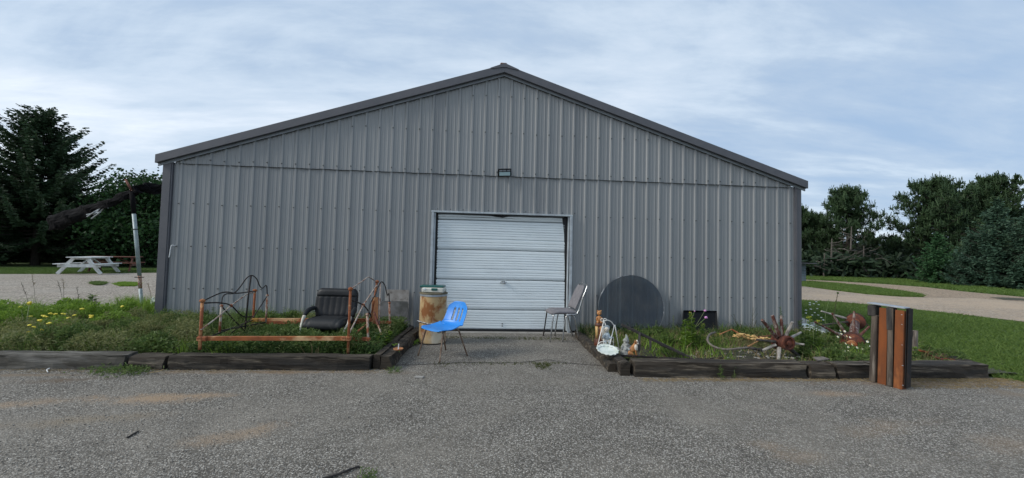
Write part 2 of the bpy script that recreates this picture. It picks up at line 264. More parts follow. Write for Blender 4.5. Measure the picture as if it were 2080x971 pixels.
# ------------------------------------------------------------------ mesh tools
def setp(o, label=None, cat=None, group=None, kind=None):
    if label: o['label'] = label
    if cat: o['category'] = cat
    if group: o['group'] = group
    if kind: o['kind'] = kind
    return o
def empty(name, loc=(0, 0, 0), label=None, cat=None, group=None):
    o = bpy.data.objects.new(name, None); o.location = loc; o.empty_display_size = .1; COL.objects.link(o)
    o['_o'] = [float(v) for v in loc]
    return setp(o, label, cat, group)
def link_mesh(name, verts, faces, m, parent=None, smooth=False):
    """verts in place coordinates; a part is stored relative to its thing's base"""
    o_ = Vector((0, 0, 0))
    if parent is not None and '_o' in parent: o_ = Vector(parent['_o'])
    me = bpy.data.meshes.new(name)
    me.from_pydata([tuple(Vector(v)-o_) for v in verts], [], faces)
    me.materials.append(M[m] if isinstance(m, str) else m)
    if smooth: me.shade_smooth()
    o = bpy.data.objects.new(name, me); COL.objects.link(o); o['_o'] = [o_.x, o_.y, o_.z]
    if parent is not None: o.parent = parent
    return o
def np_mesh(name, V, F, m, parent=None, k=4):
    """fast mesh: V (n,3) array, F (f,k) array"""
    V = np.asarray(V, dtype=np.float32); 
    if parent is not None and '_o' in parent: V = V - np.array(list(parent['_o']), dtype=np.float32)
    me = bpy.data.meshes.new(name); nf = len(F)
    me.vertices.add(len(V)); me.vertices.foreach_set('co', V.ravel())
    me.loops.add(nf*k); me.loops.foreach_set('vertex_index', np.asarray(F, dtype=np.int32).ravel())
    me.polygons.add(nf); me.polygons.foreach_set('loop_start', np.arange(0, nf*k, k, dtype=np.int32))
    me.materials.append(M[m]); me.update(calc_edges=True)
    o = bpy.data.objects.new(name, me); COL.objects.link(o)
    if parent is not None: o.parent = parent
    return o
class MB:
    def __init__(s, xf=None): s.v = []; s.f = []; s.xf = xf
    def add(s, vs, fs):
        n = len(s.v)
        for p in vs:
            p = Vector(p); s.v.append(s.xf @ p if s.xf else p)
        s.f += [tuple(i+n for i in f) for f in fs]; return s
    def box(s, c, size, rot=None, taper=1.0):
        hx, hy, hz = size[0]/2, size[1]/2, size[2]/2; vs = []
        for z in (-1, 1):
            k = taper if z > 0 else 1
            for x, y in ((-1, -1), (1, -1), (1, 1), (-1, 1)): vs.append(Vector((x*hx*k, y*hy*k, z*hz)))
        if rot is not None: vs = [rot @ q for q in vs]
        c = Vector(c)
        return s.add([q+c for q in vs], [(3, 2, 1, 0), (4, 5, 6, 7), (0, 1, 5, 4), (1, 2, 6, 5), (2, 3, 7, 6), (3, 0, 4, 7)])
    def cbox(s, c, size, bev, rot=None):
        """box with chamfered edges along every side"""
        hx, hy, hz = [v/2 for v in size]; b = min(bev, hx*.9, hy*.9, hz*.9); vs = []; rings = [(-hz, b), (-hz+b, 0), (hz-b, 0), (hz, b)]
        for z, i in rings:
            x, y = hx-i, hy-i; k = b if i == 0 else b*.5
            vs += [Vector(q) for q in ((-x+k, -y, z), (x-k, -y, z), (x, -y+k, z), (x, y-k, z), (x-k, y, z), (-x+k, y, z), (-x, y-k, z), (-x, -y+k, z))]
        fs = [tuple(range(7, -1, -1)), tuple(range(24, 32))]
        for r in range(3):
            for i in range(8): a = r*8+i; d = r*8+(i+1) % 8; fs.append((a, d, d+8, a+8))
        if rot is not None: vs = [rot @ q for q in vs]
        c = Vector(c); return s.add([q+c for q in vs], fs)
    def beam(s, a, b, w, h, up=(0, 0, 1), bev=0):
        a, b = Vector(a), Vector(b); d = b-a; L = d.length; d.normalize(); up = Vector(up)
        if abs(d.dot(up)) > .98: up = Vector((0, 1, 0))
        y = up.cross(d).normalized(); z = d.cross(y); rot = Matrix((d, y, z)).transposed()
        return s.cbox((a+b)/2, (L, w, h), bev, rot) if bev else s.box((a+b)/2, (L, w, h), rot)
    def tube(s, pts, r, n=8, cap=True, closed=False):
        pts = [Vector(p) for p in pts]; m = len(pts); rs = r if isinstance(r, (list, tuple)) else [r]*m
        up = None; vs = []
        for i, p in enumerate(pts):
            if closed: t = pts[(i+1) % m]-pts[i-1]
            else: t = pts[min(i+1, m-1)]-pts[max(i-1, 0)]
            if t.length < 1e-9: t = Vector((0, 0, 1))
            t.normalize()
            if up is None:
                up = Vector((0, 0, 1)) if abs(t.z) < .9 else Vector((1, 0, 0))
            up = (up-t*up.dot(t)); up.normalize(); w = t.cross(up)
            for k in range(n): a = 2*pi*k/n; vs.append(p+(up*cos(a)+w*sin(a))*rs[i])
        fs = []
        for i in range(m if closed else m-1):
            j = (i+1) % m
            for k in range(n): fs.append((i*n+k, i*n+(k+1) % n, j*n+(k+1) % n, j*n+k))
        if cap and not closed: fs += [tuple(range(n-1, -1, -1)), tuple(range((m-1)*n, m*n))]
        return s.add(vs, fs)
    def lathe(s, prof, c=(0, 0, 0), axis=(0, 0, 1), n=20, squash=1.0):
        """prof: (radius, height) pairs"""
        ax = Vector(axis).normalized(); u = Vector((1, 0, 0)) if abs(ax.x) < .9 else Vector((0, 1, 0)); u = (u-ax*u.dot(ax)).normalized(); w = ax.cross(u); c = Vector(c); vs = []
        for r, h in prof:
            for k in range(n): a = 2*pi*k/n; vs.append(c+ax*h+u*(r*cos(a))+w*(r*sin(a)*squash))
        fs = []
        for i in range(len(prof)-1):
            for k in range(n): fs.append((i*n+k, i*n+(k+1) % n, (i+1)*n+(k+1) % n, (i+1)*n+k))
        fs += [tuple(range(n-1, -1, -1)), tuple(range((len(prof)-1)*n, len(prof)*n))]
        return s.add(vs, fs)
    def ball(s, c, r, n=10, sq=(1, 1, 1), noise=0):
        prof = []; vs = []; c = Vector(c); m = n//2+1
        for i in range(m+1):
            th = pi*i/m
            for k in range(n):
                a = 2*pi*k/n; q = 1+noise*(random.random()-.5); vs.append(c+Vector((r*sq[0]*sin(th)*cos(a)*q, r*sq[1]*sin(th)*sin(a)*q, r*sq[2]*cos(th)*q)))
        fs = []
        for i in range(m):
            for k in range(n): fs.append((i*n+k, (i+1)*n+k, (i+1)*n+(k+1) % n, i*n+(k+1) % n))
        return s.add(vs, fs)
    def build(s, name, m, parent=None, smooth=False, bevel=0, seg=1):
        o = link_mesh(name, s.v, s.f, m, parent, smooth)
        if bevel:
            b = o.modifiers.new('bevel', 'BEVEL'); b.width = bevel; b.segments = seg; b.limit_method = 'ANGLE'; b.angle_limit = R(40)
        return o
def spline(ctrl, n=6):
    """Catmull-Rom through the points"""
    P = [Vector(p) for p in ctrl]; P = [P[0]*2-P[1]]+P+[P[-1]*2-P[-2]]; out = []
    for i in range(1, len(P)-2):
        for k in range(n):
            t = k/n; a, b, c, d = P[i-1:i+3]
            out.append(.5*((2*b)+(c-a)*t+(2*a-5*b+4*c-d)*t*t+(3*b-a-3*c+d)*t**3))
    out.append(P[-2]); return out
def smoothstep_angle(o, ang=40):
    for p in o.data.polygons: p.use_smooth = True
    try: o.data.set_sharp_from_angle(angle=R(ang))
    except Exception: pass
    return o

# ------------------------------------------------------------------ the ground
def sheet(name, poly, z, m):
    return setp(link_mesh(name, [(x, y, z) for x, y in poly], [tuple(range(len(poly)))], m), kind='structure')
def g2(*pp): return [pt(*q) for q in pp]
sheet('ground', [(-600, -600), (600, -600), (600, 600), (-600, 600)], -.030, 'lawn')
# gravel yard on the left, reaching the lawn strip by the trees
ya = g2((0, 556), (110, 556), (320, 553.5))
sheet('gravel_yard', [(-60, -2.1), (-60, 8), ya[0], ya[1], ya[2], (-6, 16), (-.9, 16), (-.9, -2.1)], -.012, 'gravel')
sheet('asphalt_lot', [(-40, -2.25), (-40, -30), (30, -30), (20, -14), (16, -6.8), (13, -4.1), (11.6, -2.95), (11.25, -2.55), (6.66, -2.3), (6.66, -.13), (3.95, -.13), (3.95, -2.25)], 0.0, 'asphalt')
# right-hand road, grass island and sandy track
rr = g2((1600, 607), (1700, 612), (1800, 621), (1950, 637), (2080, 652), (2160, 664))
rt = g2((1600, 578), (1640, 582), (1700, 590), (1760, 597), (1830, 602), (1874, 603))
rd = rr + g2((2300, 640), (2300, 612), (2080, 606), (1960, 594), (1880, 586), (1800, 578), (1700, 571.5), (1640, 568.5), (1600, 566.5))
sheet('road', rr + [pt(2300, 690), pt(2300, 628), pt(2080, 612), pt(1980, 604), pt(1874, 603.2)] + rt[::-1], -.016, 'road')
sheet('sandy_track', g2((1874, 603), (1980, 604), (2080, 612), (2300, 628), (2300, 612), (2080, 603), (1960, 592), (1880, 583), (1800, 577), (1700, 571), (1640, 568), (1600, 566.5), (1600, 569.5), (1640, 571), (1700, 576), (1760, 582), (1820, 590), (1870, 598)), -.012, 'track')
# mud puddle in the track
pd = g2((2010, 603.5), (2050, 604), (2110, 608), (2110, 611.5), (2040, 608.5))
sheet('mud_patch', pd, -.006, 'soil')
# poured threshold under the door and the walk beside the building
b = MB(); b.cbox((5.40, -.05, -.045), (2.62, .20, .09), .008); setp(b.build('door_threshold', 'concrete'), kind='structure')
sheet('concrete_walk', [(11.05, -.25), (11.75, -.35), (13.2, 3.0), (14.2, 9), (13.0, 14), (11.05, 14)], -.010, 'concrete')

def bed_h(x, y):
    return .10 + .025*np.sin(x*2.3+1)*np.sin(y*3.1) + .015*np.sin(x*7.1+y*5)
def bed_sheet(name, x0, x1, y0, y1, m='soil', edge=lambda x, y: 0):
    nx, ny = max(4, int((x1-x0)/.15)), max(4, int((y1-y0)/.15)); X, Y = np.meshgrid(np.linspace(x0, x1, nx), np.linspace(y0, y1, ny))
    Z = bed_h(X, Y)+np.vectorize(edge)(X, Y); V = np.stack([X.ravel(), Y.ravel(), Z.ravel()], 1); F = []
    for j in range(ny-1):
        for i in range(nx-1): a = j*nx+i; F.append((a, a+1, a+nx+1, a+nx))
    o = np_mesh(name, V, F, m); return setp(o, kind='structure')
bed_sheet('left_bed_soil', -.24, 3.84, -2.12, .0)
bed_sheet('verge_soil', -6.5, -.24, -2.12, 1.1, edge=lambda x, y: -.115*max(0, min(1, (y+.1)/1.0)) - .1*max(0, min(1, (-x-4.5)/1.5)))
bed_sheet('right_bed_soil', 6.72, 11.1, -2.42, .0, edge=lambda x, y: -.05)
bed_sheet('bed_corner_soil', 11.1, 11.95, -2.42, -.6, edge=lambda x, y: -.06-.07*max(0, (x-11.3)))

# cracks and moss in the asphalt apron
cp = [(690, 744), (760, 742), (830, 741), (880, 739), (940, 736), (1010, 737), (1070, 735), (1110, 731), (1150, 737), (1200, 741), (1240, 745)]
pts = [gp(a, b_, .003) for a, b_ in cp]; pts = spline(pts, 5); b = MB(); 
for i in range(len(pts)-1):
    w0 = .006+.007*random.random(); p, q = pts[i], pts[i+1]; w1 = .009
    j = Vector((0, random.uniform(-.012, .012), 0)); pts[i+1] = q+j; q = pts[i+1]
    b.add([p+Vector((0, -w0, 0)), q+Vector((0, -w1, 0)), q+Vector((0, w1, 0)), p+Vector((0, w0, 0))], [(0, 1, 2, 3)])
setp(b.build('pavement_crack', 'stick'), kind='structure')

# ------------------------------------------------------------------ the metal building
XL, XR, XM = -.2728, 10.957, 5.342
ZE, ZP, OH = 2.844, 4.697, .12          # outer top edge of the rake at eave and peak
EX = .071
slope = (ZP-ZE)/(XM-(XL-EX))
def rake(x): return ZP - abs(x-XM)*slope
RKH = .135
bld = empty('metal_building', (XM, 0, 0), 'grey ribbed metal shed building with low gable roof and white roll-up door', 'building')
DL, DR, DH = 4.1427, 6.6195, 2.078
DEPTH = 14.0
def sheet_profile(x0, x1, S=.2286):
    """x,depth points of ribbed siding between x0 and x1 (major rib every S, two minor ones between)"""
    out = []; k = math.floor(x0/S)-1
    pat = [(-.030, 0), (-.014, .019), (.014, .019), (.030, 0), (.066, 0), (.073, .0045), (.087, .0045), (.094, 0), (.134, 0), (.141, .0045), (.155, .0045), (.162, 0)]
    while k*S < x1+S:
        for dx, d in pat: out.append((k*S+dx, d))
        k += 1
    res = []
    for i in range(len(out)-1):
        (a, da), (c, dc) = out[i], out[i+1]
        if c <= x0 or a >= x1: continue
        def lerp(x): return da+(dc-da)*(x-a)/(c-a)
        A, C = max(a, x0), min(c, x1)
        cuts = [A]+[q for q in (DL, DR, XM) if A+1e-4 < q < C-1e-4]+[C]
        for u, w in zip(cuts[:-1], cuts[1:]): res.append((u, lerp(u), w, lerp(w)))
    return res
SEAM = 2.735
def siding(x0, x1, upper, Yoff):
    b = MB()
    for (u, du, w, dw) in sheet_profile(x0, x1):
        mid = (u+w)/2; t0, t1 = rake(u)-.17, rake(w)-.17
        if upper:
            z0 = SEAM; 
            if min(t0, t1) <= z0: continue
            a = [(u, -du-Yoff, z0), (w, -dw-Yoff, z0), (w, -dw-Yoff, t1), (u, -du-Yoff, t0)]
            b.add(a, [(0, 1, 2, 3)])
            b.add([(u, -du-Yoff, z0), (w, -dw-Yoff, z0), (w, 0, z0), (u, 0, z0)], [(3, 2, 1, 0)])
        else:
            z0 = DH if DL < mid < DR else .03
            zt0, zt1 = min(SEAM+.03, t0), min(SEAM+.03, t1)
            b.add([(u, -du-Yoff, z0), (w, -dw-Yoff, z0), (w, -dw-Yoff, zt1), (u, -du-Yoff, zt0)], [(0, 1, 2, 3)])
    return b
PW = .9144
k = 0; xs = [XL+.10]
x = -.02-.045
while x < XR-.12: xs.append(x) if x > XL+.2 else None; x += PW
xs.append(XR-.09)
xs = [xs[0]]+[q for q in xs[1:]]
for i in range(len(xs)-1):
    x0, x1 = xs[i], xs[i+1]+.02
    if x1-x0 < .05: continue
    yo = .002 if i % 2 else .0045
    siding(x0, x1, False, yo).build('siding_sheet', 'siding', bld)
    b = siding(x0, x1, True, yo+.003+.0005*(i % 3))
    if b.f: b.build('siding_sheet', 'siding', bld)
# thin uneven black strips stand in for the shade under the upper sheets
b = MB(); segs = [( -.05, .75, .0008), (.78, 3.1, .0030), (3.14, 5.0, .0024), (5.02, 7.2, .0010), (7.2, 8.4, .0018), (8.4, 10.75, .0028)]
for s0, s1, th in segs:
    n = int((s1-s0)/.1143)+1
    for i in range(n):
        u = s0+(s1-s0)*i/n; w = s0+(s1-s0)*(i+1)/n; z = SEAM-.004-.008*sin(i*1.3)*.4
        b.box(((u+w)/2, -.0155-.001, z-.002), (w-u, .030, th))
setp(b.build('lap_shade', 'black', bld))
# screws, too small to pick apart
b = MB()
for k in range(0, 48):
    x = k*.2286
    for j, z in enumerate((.667, 1.36, 2.06, 2.797, 3.5, 4.15)):
        if z > rake(x)-.3: continue
        if DL-.05 < x < DR+.05 and z < DH+.05: continue
        zz_ = z+random.uniform(-.01, .01)
        b.box((x+random.uniform(-.004, .004), -.033, zz_), (.018, .012, .016))
for k in range(12):
    b.box((DL+.1+k*.22, -.030, DH+.035), (.014, .02, .014))
setp(b.build('screw', 'screw', bld), kind='stuff')
# corner trims
for x0, x1 in ((XL, XL+.155), (XR-.125, XR)):
    b = MB(); zt = min(rake(x0), rake(x1))-.12
    b.box(((x0+x1)/2, -.0205, zt/2+.01), (x1-x0, .045, zt-.02)); 
    xi = x1-.028 if x0 < 1 else x0+.028
    b.box((xi, -.048, zt/2+.01), (.014, .012, zt-.022))
    b.build('corner_trim', 'trim', bld, bevel=.003)
# rake fascia, one for each slope, with light lower lip and dark shadow gap
for sgn in (-1, 1):
    xe = XM+sgn*(XM-XL+EX)
    def pr(y0, y1, o0, o1):
        b = MB(); vs = []
        for xx in (xe, XM):
            for (y, o) in ((y0, o0), (y1, o0), (y1, o1), (y0, o1)): vs.append((xx, y, rake(xx)+o))
        fs = [(0, 1, 2, 3), (7, 6, 5, 4), (0, 4, 5, 1), (1, 5, 6, 2), (2, 6, 7, 3), (3, 7, 4, 0)]
        if sgn > 0: fs = [f[::-1] for f in fs]
        return b.add(vs, fs)
    pr(-OH, -OH+.025, 0, -RKH).build('fascia', 'trim', bld, bevel=.003)
    pr(-OH+.026, -.005, -RKH+.012, -RKH+.004).build('soffit', 'trim', bld)
    pr(-.052, -.034, -RKH+.004, -RKH-.040).build('rake_flashing', 'trim_light', bld)
    pr(-OH+.003, DEPTH+.1, .004, -.020 if sgn else 0).build('roof_slope', 'roof', bld)
    # eave gutter trim at the tip
b = MB(); b.add([(XM-.25, -OH-.012, rake(XM-.25)+.004), (XM, -OH-.012, ZP+.022), (XM+.25, -OH-.012, rake(XM+.25)+.004), (XM-.25, DEPTH, rake(XM-.25)+.004), (XM, DEPTH, ZP+.022), (XM+.25, DEPTH, rake(XM+.25)+.004),
     (XM-.25, -OH-.012, rake(XM-.25)-.012), (XM, -OH-.012, ZP-.05), (XM+.25, -OH-.012, rake(XM+.25)-.012)], [(0, 1, 4, 3), (1, 2, 5, 4), (0, 6, 7, 1), (1, 7, 8, 2)])
b.build('ridge_cap', 'trim', bld)
b = MB(); b.cbox((XM-.02, -OH+.03, ZP+.016), (.12, .07, .034), .012); b.build('ridge_closure', 'foam', bld)
# the other walls
for xx, s in ((XL+.005, 1), (XR-.005, -1)):
    b = MB(); n = int(DEPTH/.2286)
    for i in range(n):
        y = .02+i*.2286
        for (u, du, w, dw) in [(-.1, 0, -.03, 0), (-.03, 0, -.014, .019), (-.014, .019, .014, .019), (.014, .019, .03, 0), (.03, 0, .1286, 0)]:
            q = [(xx-s*du, y+.1+u, .02), (xx-s*dw, y+.1+w, .02), (xx-s*dw, y+.1+w, rake(xx)-.1), (xx-s*du, y+.1+u, rake(xx)-.1)]
            b.add(q, [(3, 2, 1, 0) if s > 0 else (0, 1, 2, 3)])
    b.build('side_wall', 'siding', bld)
b = MB(); b.add([(XL, DEPTH, 0), (XR, DEPTH, 0), (XR, DEPTH, rake(XR)-.05), (XM, DEPTH, ZP-.05), (XL, DEPTH, rake(XL)-.05)], [(4, 3, 2, 1, 0)]); b.build('back_wall', 'siding', bld)
# door trim and garage door
JW = .045
b = MB(); b.box((DL+JW/2, -.035, DH/2+.005), (JW, .055, DH)); b.box((DL+JW+.013, .0, DH/2), (.022, .09, DH-.05)); b.build('door_jamb', 'jamb', bld, bevel=.004)
b = MB(); b.beam((DR-JW/2-.006, -.035, 0), (DR-JW/2+.010, -.037, DH/2), JW, .055); b.beam((DR-JW/2+.010, -.036, DH/2-.004), (DR-JW/2, -.035, DH+.0), JW+.002, .054); b.box((DR-JW-.016, .0, DH/2), (.018, .09, DH-.05)); b.build('door_jamb', 'jamb', bld, bevel=.004)
b = MB(); b.box(((DL+DR)/2, -.036, DH-.012), (DR-DL+.01, .058, .030)); b.build('door_head_trim', 'jamb', bld, bevel=.004)
b = MB(); b.box((DL+.085, .045, 1.01), (.055, .02, 2.04)); b.box((DR-.080, .046, 1.01), (.05, .02, 2.04)); b.box(((DL+DR)/2, .044, DH-.05), (DR-DL-.1, .02, .075))
b.add([(DR-.17, .028, 2.03), (DR-.09, .028, 2.03), (DR-.085, .028, .9), (DR-.098, .028, .9), (DR-.13, .028, 1.75)], [(0, 4, 3, 2, 1)]); b.build('weather_seal', 'black', bld)
b = MB(); b.box(((DL+DR)/2, .12, 1.05), (DR-DL+.2, .02, 2.2)); b.build('door_backing', 'black', bld)
dx0, dx1 = DL+.105, DR-.10
gd = link_mesh('garage_door', *[[(dx0+.01, .085, .03), (dx1-.01, .085, .03), (dx1-.01, .085, 2.02), (dx0+.01, .085, 2.02)], [(0, 1, 2, 3)]], 'door', bld)
SECT = .5235; z_top = 2.045
def section(z0, z1):
    """pressed steel section; profile over height measured up from its lower joint"""
    P = [(0, .050), (.006, .030), (.016, .012)]          # deep joint
    def groove(h, d=.006, w=.006): return [(h-w, .002), (h, .002+d), (h+w*.7, .002+d), (h+w*1.6, .0)]
    for h, d in ((.048, .007), (.088, .007), (.128, .008)): P += groove(h, d)
    P += [(.176, .000), (.187, .016), (.196, .018), (.207, .001)]
    for h, d in ((.250, .007), (.290, .007), (.334, .013), (.378, .007), (.420, .007), (.462, .007)): P += groove(h, d)
    P += [(SECT-.014, .002), (SECT-.006, .020), (SECT, .050)]
    b = MB(); 
    P = [(z0+h, d) for h, d in P if z0+h < z1]+([(z1, .03)] if z1 < z0+SECT-.001 else [])
    nx = 22; vs = []; fs = []
    for i, (z, d) in enumerate(P):
        for k in range(nx+1):
            u = k/nx; x = dx0+(dx1-dx0)*u
            wob = .0025*sin(u*9+z*5)+.0015*sin(u*23+z*17)
            if z > 1.0: x -= .028*max(0, (z-1.0))*u**8
            vs.append((x, .030+d+wob, z+.0025*sin(u*7+z*3)))
    for i in range(len(P)-1):
        for k in range(nx): a = i*(nx+1)+k; fs.append((a, a+1, a+nx+2, a+nx+1))
    b.add(vs, fs); return b
zj = .035+.33-SECT+.003
z = .035-.0; 
# joints measured from the photograph: the wide band sits above each joint
z0s = [-.155, .3685, .892, 1.4155, 1.939]
for i, z0 in enumerate(z0s):
    b = section(z0, min(z0+SECT, z_top))
    # clip below the sill
    b.v = [Vector((v.x, v.y, max(v.z, .035))) for v in b.v]
    o = b.build('door_section', 'door', gd); 
b = MB(); b.cbox((5.42, .012, .86), (.06, .03, .045), .006); b.tube([(5.36, -.004, .85), (5.43, -.022, .855), (5.475, -.004, .862)], .007, 8); b.cbox((5.42, .012, .875), (.075, .02, .01), .003); b.build('handle', 'chrome', gd)
b = MB(); b.ball((5.42, .020, .135), .011, 8); b.ball((5.42, .020, .095), .011, 8); b.build('bolt', 'black', gd)
b = MB(); b.box(((dx0+dx1)/2, .03, .022), (dx1-dx0, .05, .03)); b.build('bottom_seal', 'black', gd)

# floodlight on the wall
fl = empty('floodlight', at(1025, 350, -.08), 'small black floodlight with pale glass mounted high on wall over the garage door', 'floodlight')
o = fl.location; rt_ = Matrix.Rotation(R(-3.5), 3, 'Y') @ Matrix.Rotation(R(28), 3, 'X')
c = Vector(o)
b = MB(); b.cbox(c, (.235, .045, .125), .008, rt_); smoothstep_angle(b.build('housing', 'tray', fl))
b = MB(); b.box(c+rt_ @ Vector((.0, -.026, -.020)), (.19, .006, .062), rt_); b.build('lens', 'lens', fl)
b = MB(); 
for q in (-.085, -.02, .05): b.box(c+rt_ @ Vector((q+.02, -.026, .036)), (.055, .006, .022), rt_)
b.build('reflector', 'trim_light', fl)
b = MB(); b.beam(c+Vector((-.04, .05, .0)), c+Vector((.04, .05, .0)), .05, .05); b.build('mount', 'black', fl)
b = MB(); b.ball(c+Vector((-.08, -.01, .067)), .009, 6); b.build('wing_screw', 'alu', fl); b = MB(); b.ball(c+Vector((.085, -.01, .072)), .009, 6); b.build('wing_screw', 'alu', fl)

# white hook with wrapped cord on the left corner
hk = empty('wall_hook', at(350, 500, -.06), 'white wrapped cord hanging from small hook at the left wall corner', 'hook')
b = MB(); b.tube(spline([at(355, 499, -.05), at(349, 498.5, -.08), at(346.5, 505, -.08), at(345, 515, -.075), at(343.5, 523, -.07)], 5), [.007]*21, 6); b.build('cord', 'white_tape', hk, smooth=True)
b = MB(); b.box(at(356, 498.5, -.05), (.05, .02, .012)); b.build('peg', 'alu', hk)

# ------------------------------------------------------------------ landscape timbers
def timber(a, b_, w=.19, h=.16, z=.0, m='timber', label=None, seed=0, tilt=0):
    """weathered squared timber, uneven faces, from a to b (centre line on the ground)"""
    rn = random.Random(seed); a = Vector((a[0], a[1], 0)); b_ = Vector((b_[0], b_[1], 0)); d = b_-a; L = d.length; d.normalize(); s = Vector((-d.y, d.x, 0))
    n = max(3, int(L/.09)); prof = [(-.5, 0), (-.5, .42), (-.47, .88), (-.43, 1.0), (-.2, .985), (.1, 1.0), (.43, .99), (.48, .9), (.5, .4), (.5, 0)]
    vs = []; fs = []; K = len(prof); off = [rn.uniform(-.006, .006) for _ in prof]
    for i in range(n+1):
        u = i/n; p = a+d*(L*u)
        for j, (x, zz_) in enumerate(prof):
            jit = rn.uniform(-.008, .008)+.010*sin(u*L*5+j*1.7+seed)
            e = .0 if 0 < i < n else .008*(1 if i == 0 else -1)
            vs.append(p+s*(x*w+jit)+Vector((0, 0, z+zz_*h+(rn.uniform(-.004, .004) if zz_ > 0 else 0)+tilt*u+off[j]*(zz_ > 0)))+d*(e+rn.uniform(-.006, .006)))
    for i in range(n):
        for j in range(K-1): q = i*K+j; fs.append((q, q+1, q+K+1, q+K))
    fs += [tuple(range(K)), tuple(range((n+1)*K-1, n*K-1, -1))]
    base = a.copy(); e = bpy.data.meshes.new('landscape_timber'); e.from_pydata([tuple(v-base) for v in vs], [], [f[::-1] for f in fs]); e.materials.append(M[m]); 
    o = bpy.data.objects.new('landscape_timber', e); o.location = base; COL.objects.link(o); o.rotation_euler = (0, 0, 0)
    setp(o, label, 'timber', 'weathered timbers edging the planting beds'); return o
FY = -2.19
timber((-3.4, FY+.01), (1.19, FY-.02), m='timber_pale', h=.155, seed=1, label='long bleached grey timber edging the flowering weeds, leftmost of all')
timber((1.215, FY), (1.60, FY-.02), h=.135, seed=2, label='short dark timber between the bleached beam and the longest dark beam of the left bed')
timber((1.625, FY-.015), (3.80, FY-.03), h=.15, seed=3, label='long dark timber in front of the rusty bed frame, with a pale scrape')
timber((3.96, -2.28), (4.04, -.45), w=.11, h=.15, seed=4, label='black split timber running back to the drum, beside the asphalt ramp')
timber((3.86, -2.25), (3.93, -.45), w=.085, h=.165, seed=5, label='black cracked timber running back along the left bed end, carrying the rusty saucer')
timber((6.60, -2.36), (6.66, -.42), w=.10, h=.10, z=.0, seed=6, label='low dark timber running back from the ramp edge to the round glass top')
timber((6.70, -2.50), (6.715, -2.06), w=.11, h=.155, seed=7, label='short black end timber under the white scalloped dish')
timber((6.79, -2.45), (8.83, -2.50), h=.165, w=.19, seed=8, label='long dark timber with two seedlings growing before it, right of the dog figurine')
timber((8.855, -2.51), (9.16, -2.52), h=.155, w=.20, seed=9, label='short brown-grey timber block below the white daisies, between two longer ones')
timber((9.185, -2.51), (9.64, -2.50), h=.160, w=.20, seed=10, label='dark timber partly hidden behind the upright rusty steel bundle')
timber((9.66, -2.50), (11.16, -2.48), h=.165, w=.235, m='timber', seed=11, label='thick grey-topped timber ending at the lawn, rightmost in the front edge')
timber((11.30, -2.25), (11.55, -1.15), w=.19, h=.13, seed=12, label='dark timber half sunk in the lawn at the right end of the bed')
# dark splice stakes laid across the timber joints
for i, (px, py, qx, qy, lb) in enumerate([(255, 722, 262, 748, 'thin dark board wedged in the joint of the left bed edge'), (1680, 731, 1700, 742, 'thin grey slate chip lying on the right bed timbers')]):
    pass
# pale slate lying on the timber top
b = MB(); z = .165
q = [gp(1651, 727, z), gp(1672, 726, z), gp(1686, 731, z), gp(1660, 734, z)]; b.add([v for v in q]+[v+Vector((0, 0, .012)) for v in q], [(3, 2, 1, 0), (4, 5, 6, 7), (0, 1, 5, 4), (1, 2, 6, 5), (2, 3, 7, 6), (3, 0, 4, 7)])
setp(b.build('slate_chip', 'grey_wood'), 'flat grey slate chip lying on top of the timbers near the daisies', 'stone chip')
# grey plank along the wall behind the glass disc
b = MB(); b.beam(at(1186, 690, -.62), at(1402, 690, -.62), .10, .035, bev=.004); setp(b.build('plank', 'grey_wood'), 'long grey plank lying at the foot of the round glass top', 'plank')
b = MB(); b.beam(at(1176, 679, -.28), at(1216, 683, -.28), .14, .03, bev=.004); setp(b.build('plank', 'dark_wood'), 'short black board at the wall foot beside the grey stacking chair', 'plank')

# ------------------------------------------------------------------ iron beds
def ln(a, b_, n=2): a, b_ = Vector(a), Vector(b_); return [a.lerp(b_, i/(n-1)) for i in range(n)]
YF, YB = -2.10, -1.0
def bed(name, label, P, rail_h, group):
    pass
bd = empty('iron_bed', gp(560, 720, .1), 'large rusty orange iron bed frame standing in the weeds around the office chair', 'bed frame', 'old iron bed frames nested in the left bed')
p1t, p1j = at(411, 612, YF-.06), at(407, 688, YF-.12); p2t, p2j = at(518, 591, YB), at(514, 650, YB)
p3t, p3j = at(712, 588, YF), at(708, 688, YF); p4t, p4j = at(766, 573, YB), at(753, 651, YB)
def foot(p, t, d): return p+(p-t).normalized()*d
for t_, j_, d, r_ in ((p1t, p1j, .12, .0165), (p2t, p2j, .20, .015), (p3t, p3j, .22, .0155), (p4t, p4j, .2, .0145)):
    b = MB(); b.tube([t_, foot(j_, t_, d)], r_, 10); b.lathe([(.008, -.0), (.026, .004), (.030, .02), (.022, .034), (.008, .04)], t_-Vector((0, 0, .012)), n=10); b.build('post', 'rust', bd, smooth=True)
for a, b_ in ((p1j, p3j), (p2j, p4j)):
    m = MB(); up = Vector((0, 0, 1)); m.beam(a, b_, .006, .045); a2, b2 = a+Vector((0, .02, .0195)), b_+Vector((0, .02, .0195)); m.beam(a2, b2, .040, .006); o_ = m.build('side_rail', 'rust_rail', bd, bevel=.001)
for p in (p1j, p2j, p3j, p4j):
    m = MB(); m.cbox(p, (.062, .055, .058), .012); m.cbox(p+Vector((.05 if p in (p1j, p2j) else -.05, 0, 0)), (.05, .05, .05), .008); m.build('corner_casting', 'brass' if p is p2j else 'rust', bd)
def rod(pts, r, m, par, nm='rod', n=6): b = MB(); b.tube(pts, r, n); return b.build(nm, m, par, smooth=True)
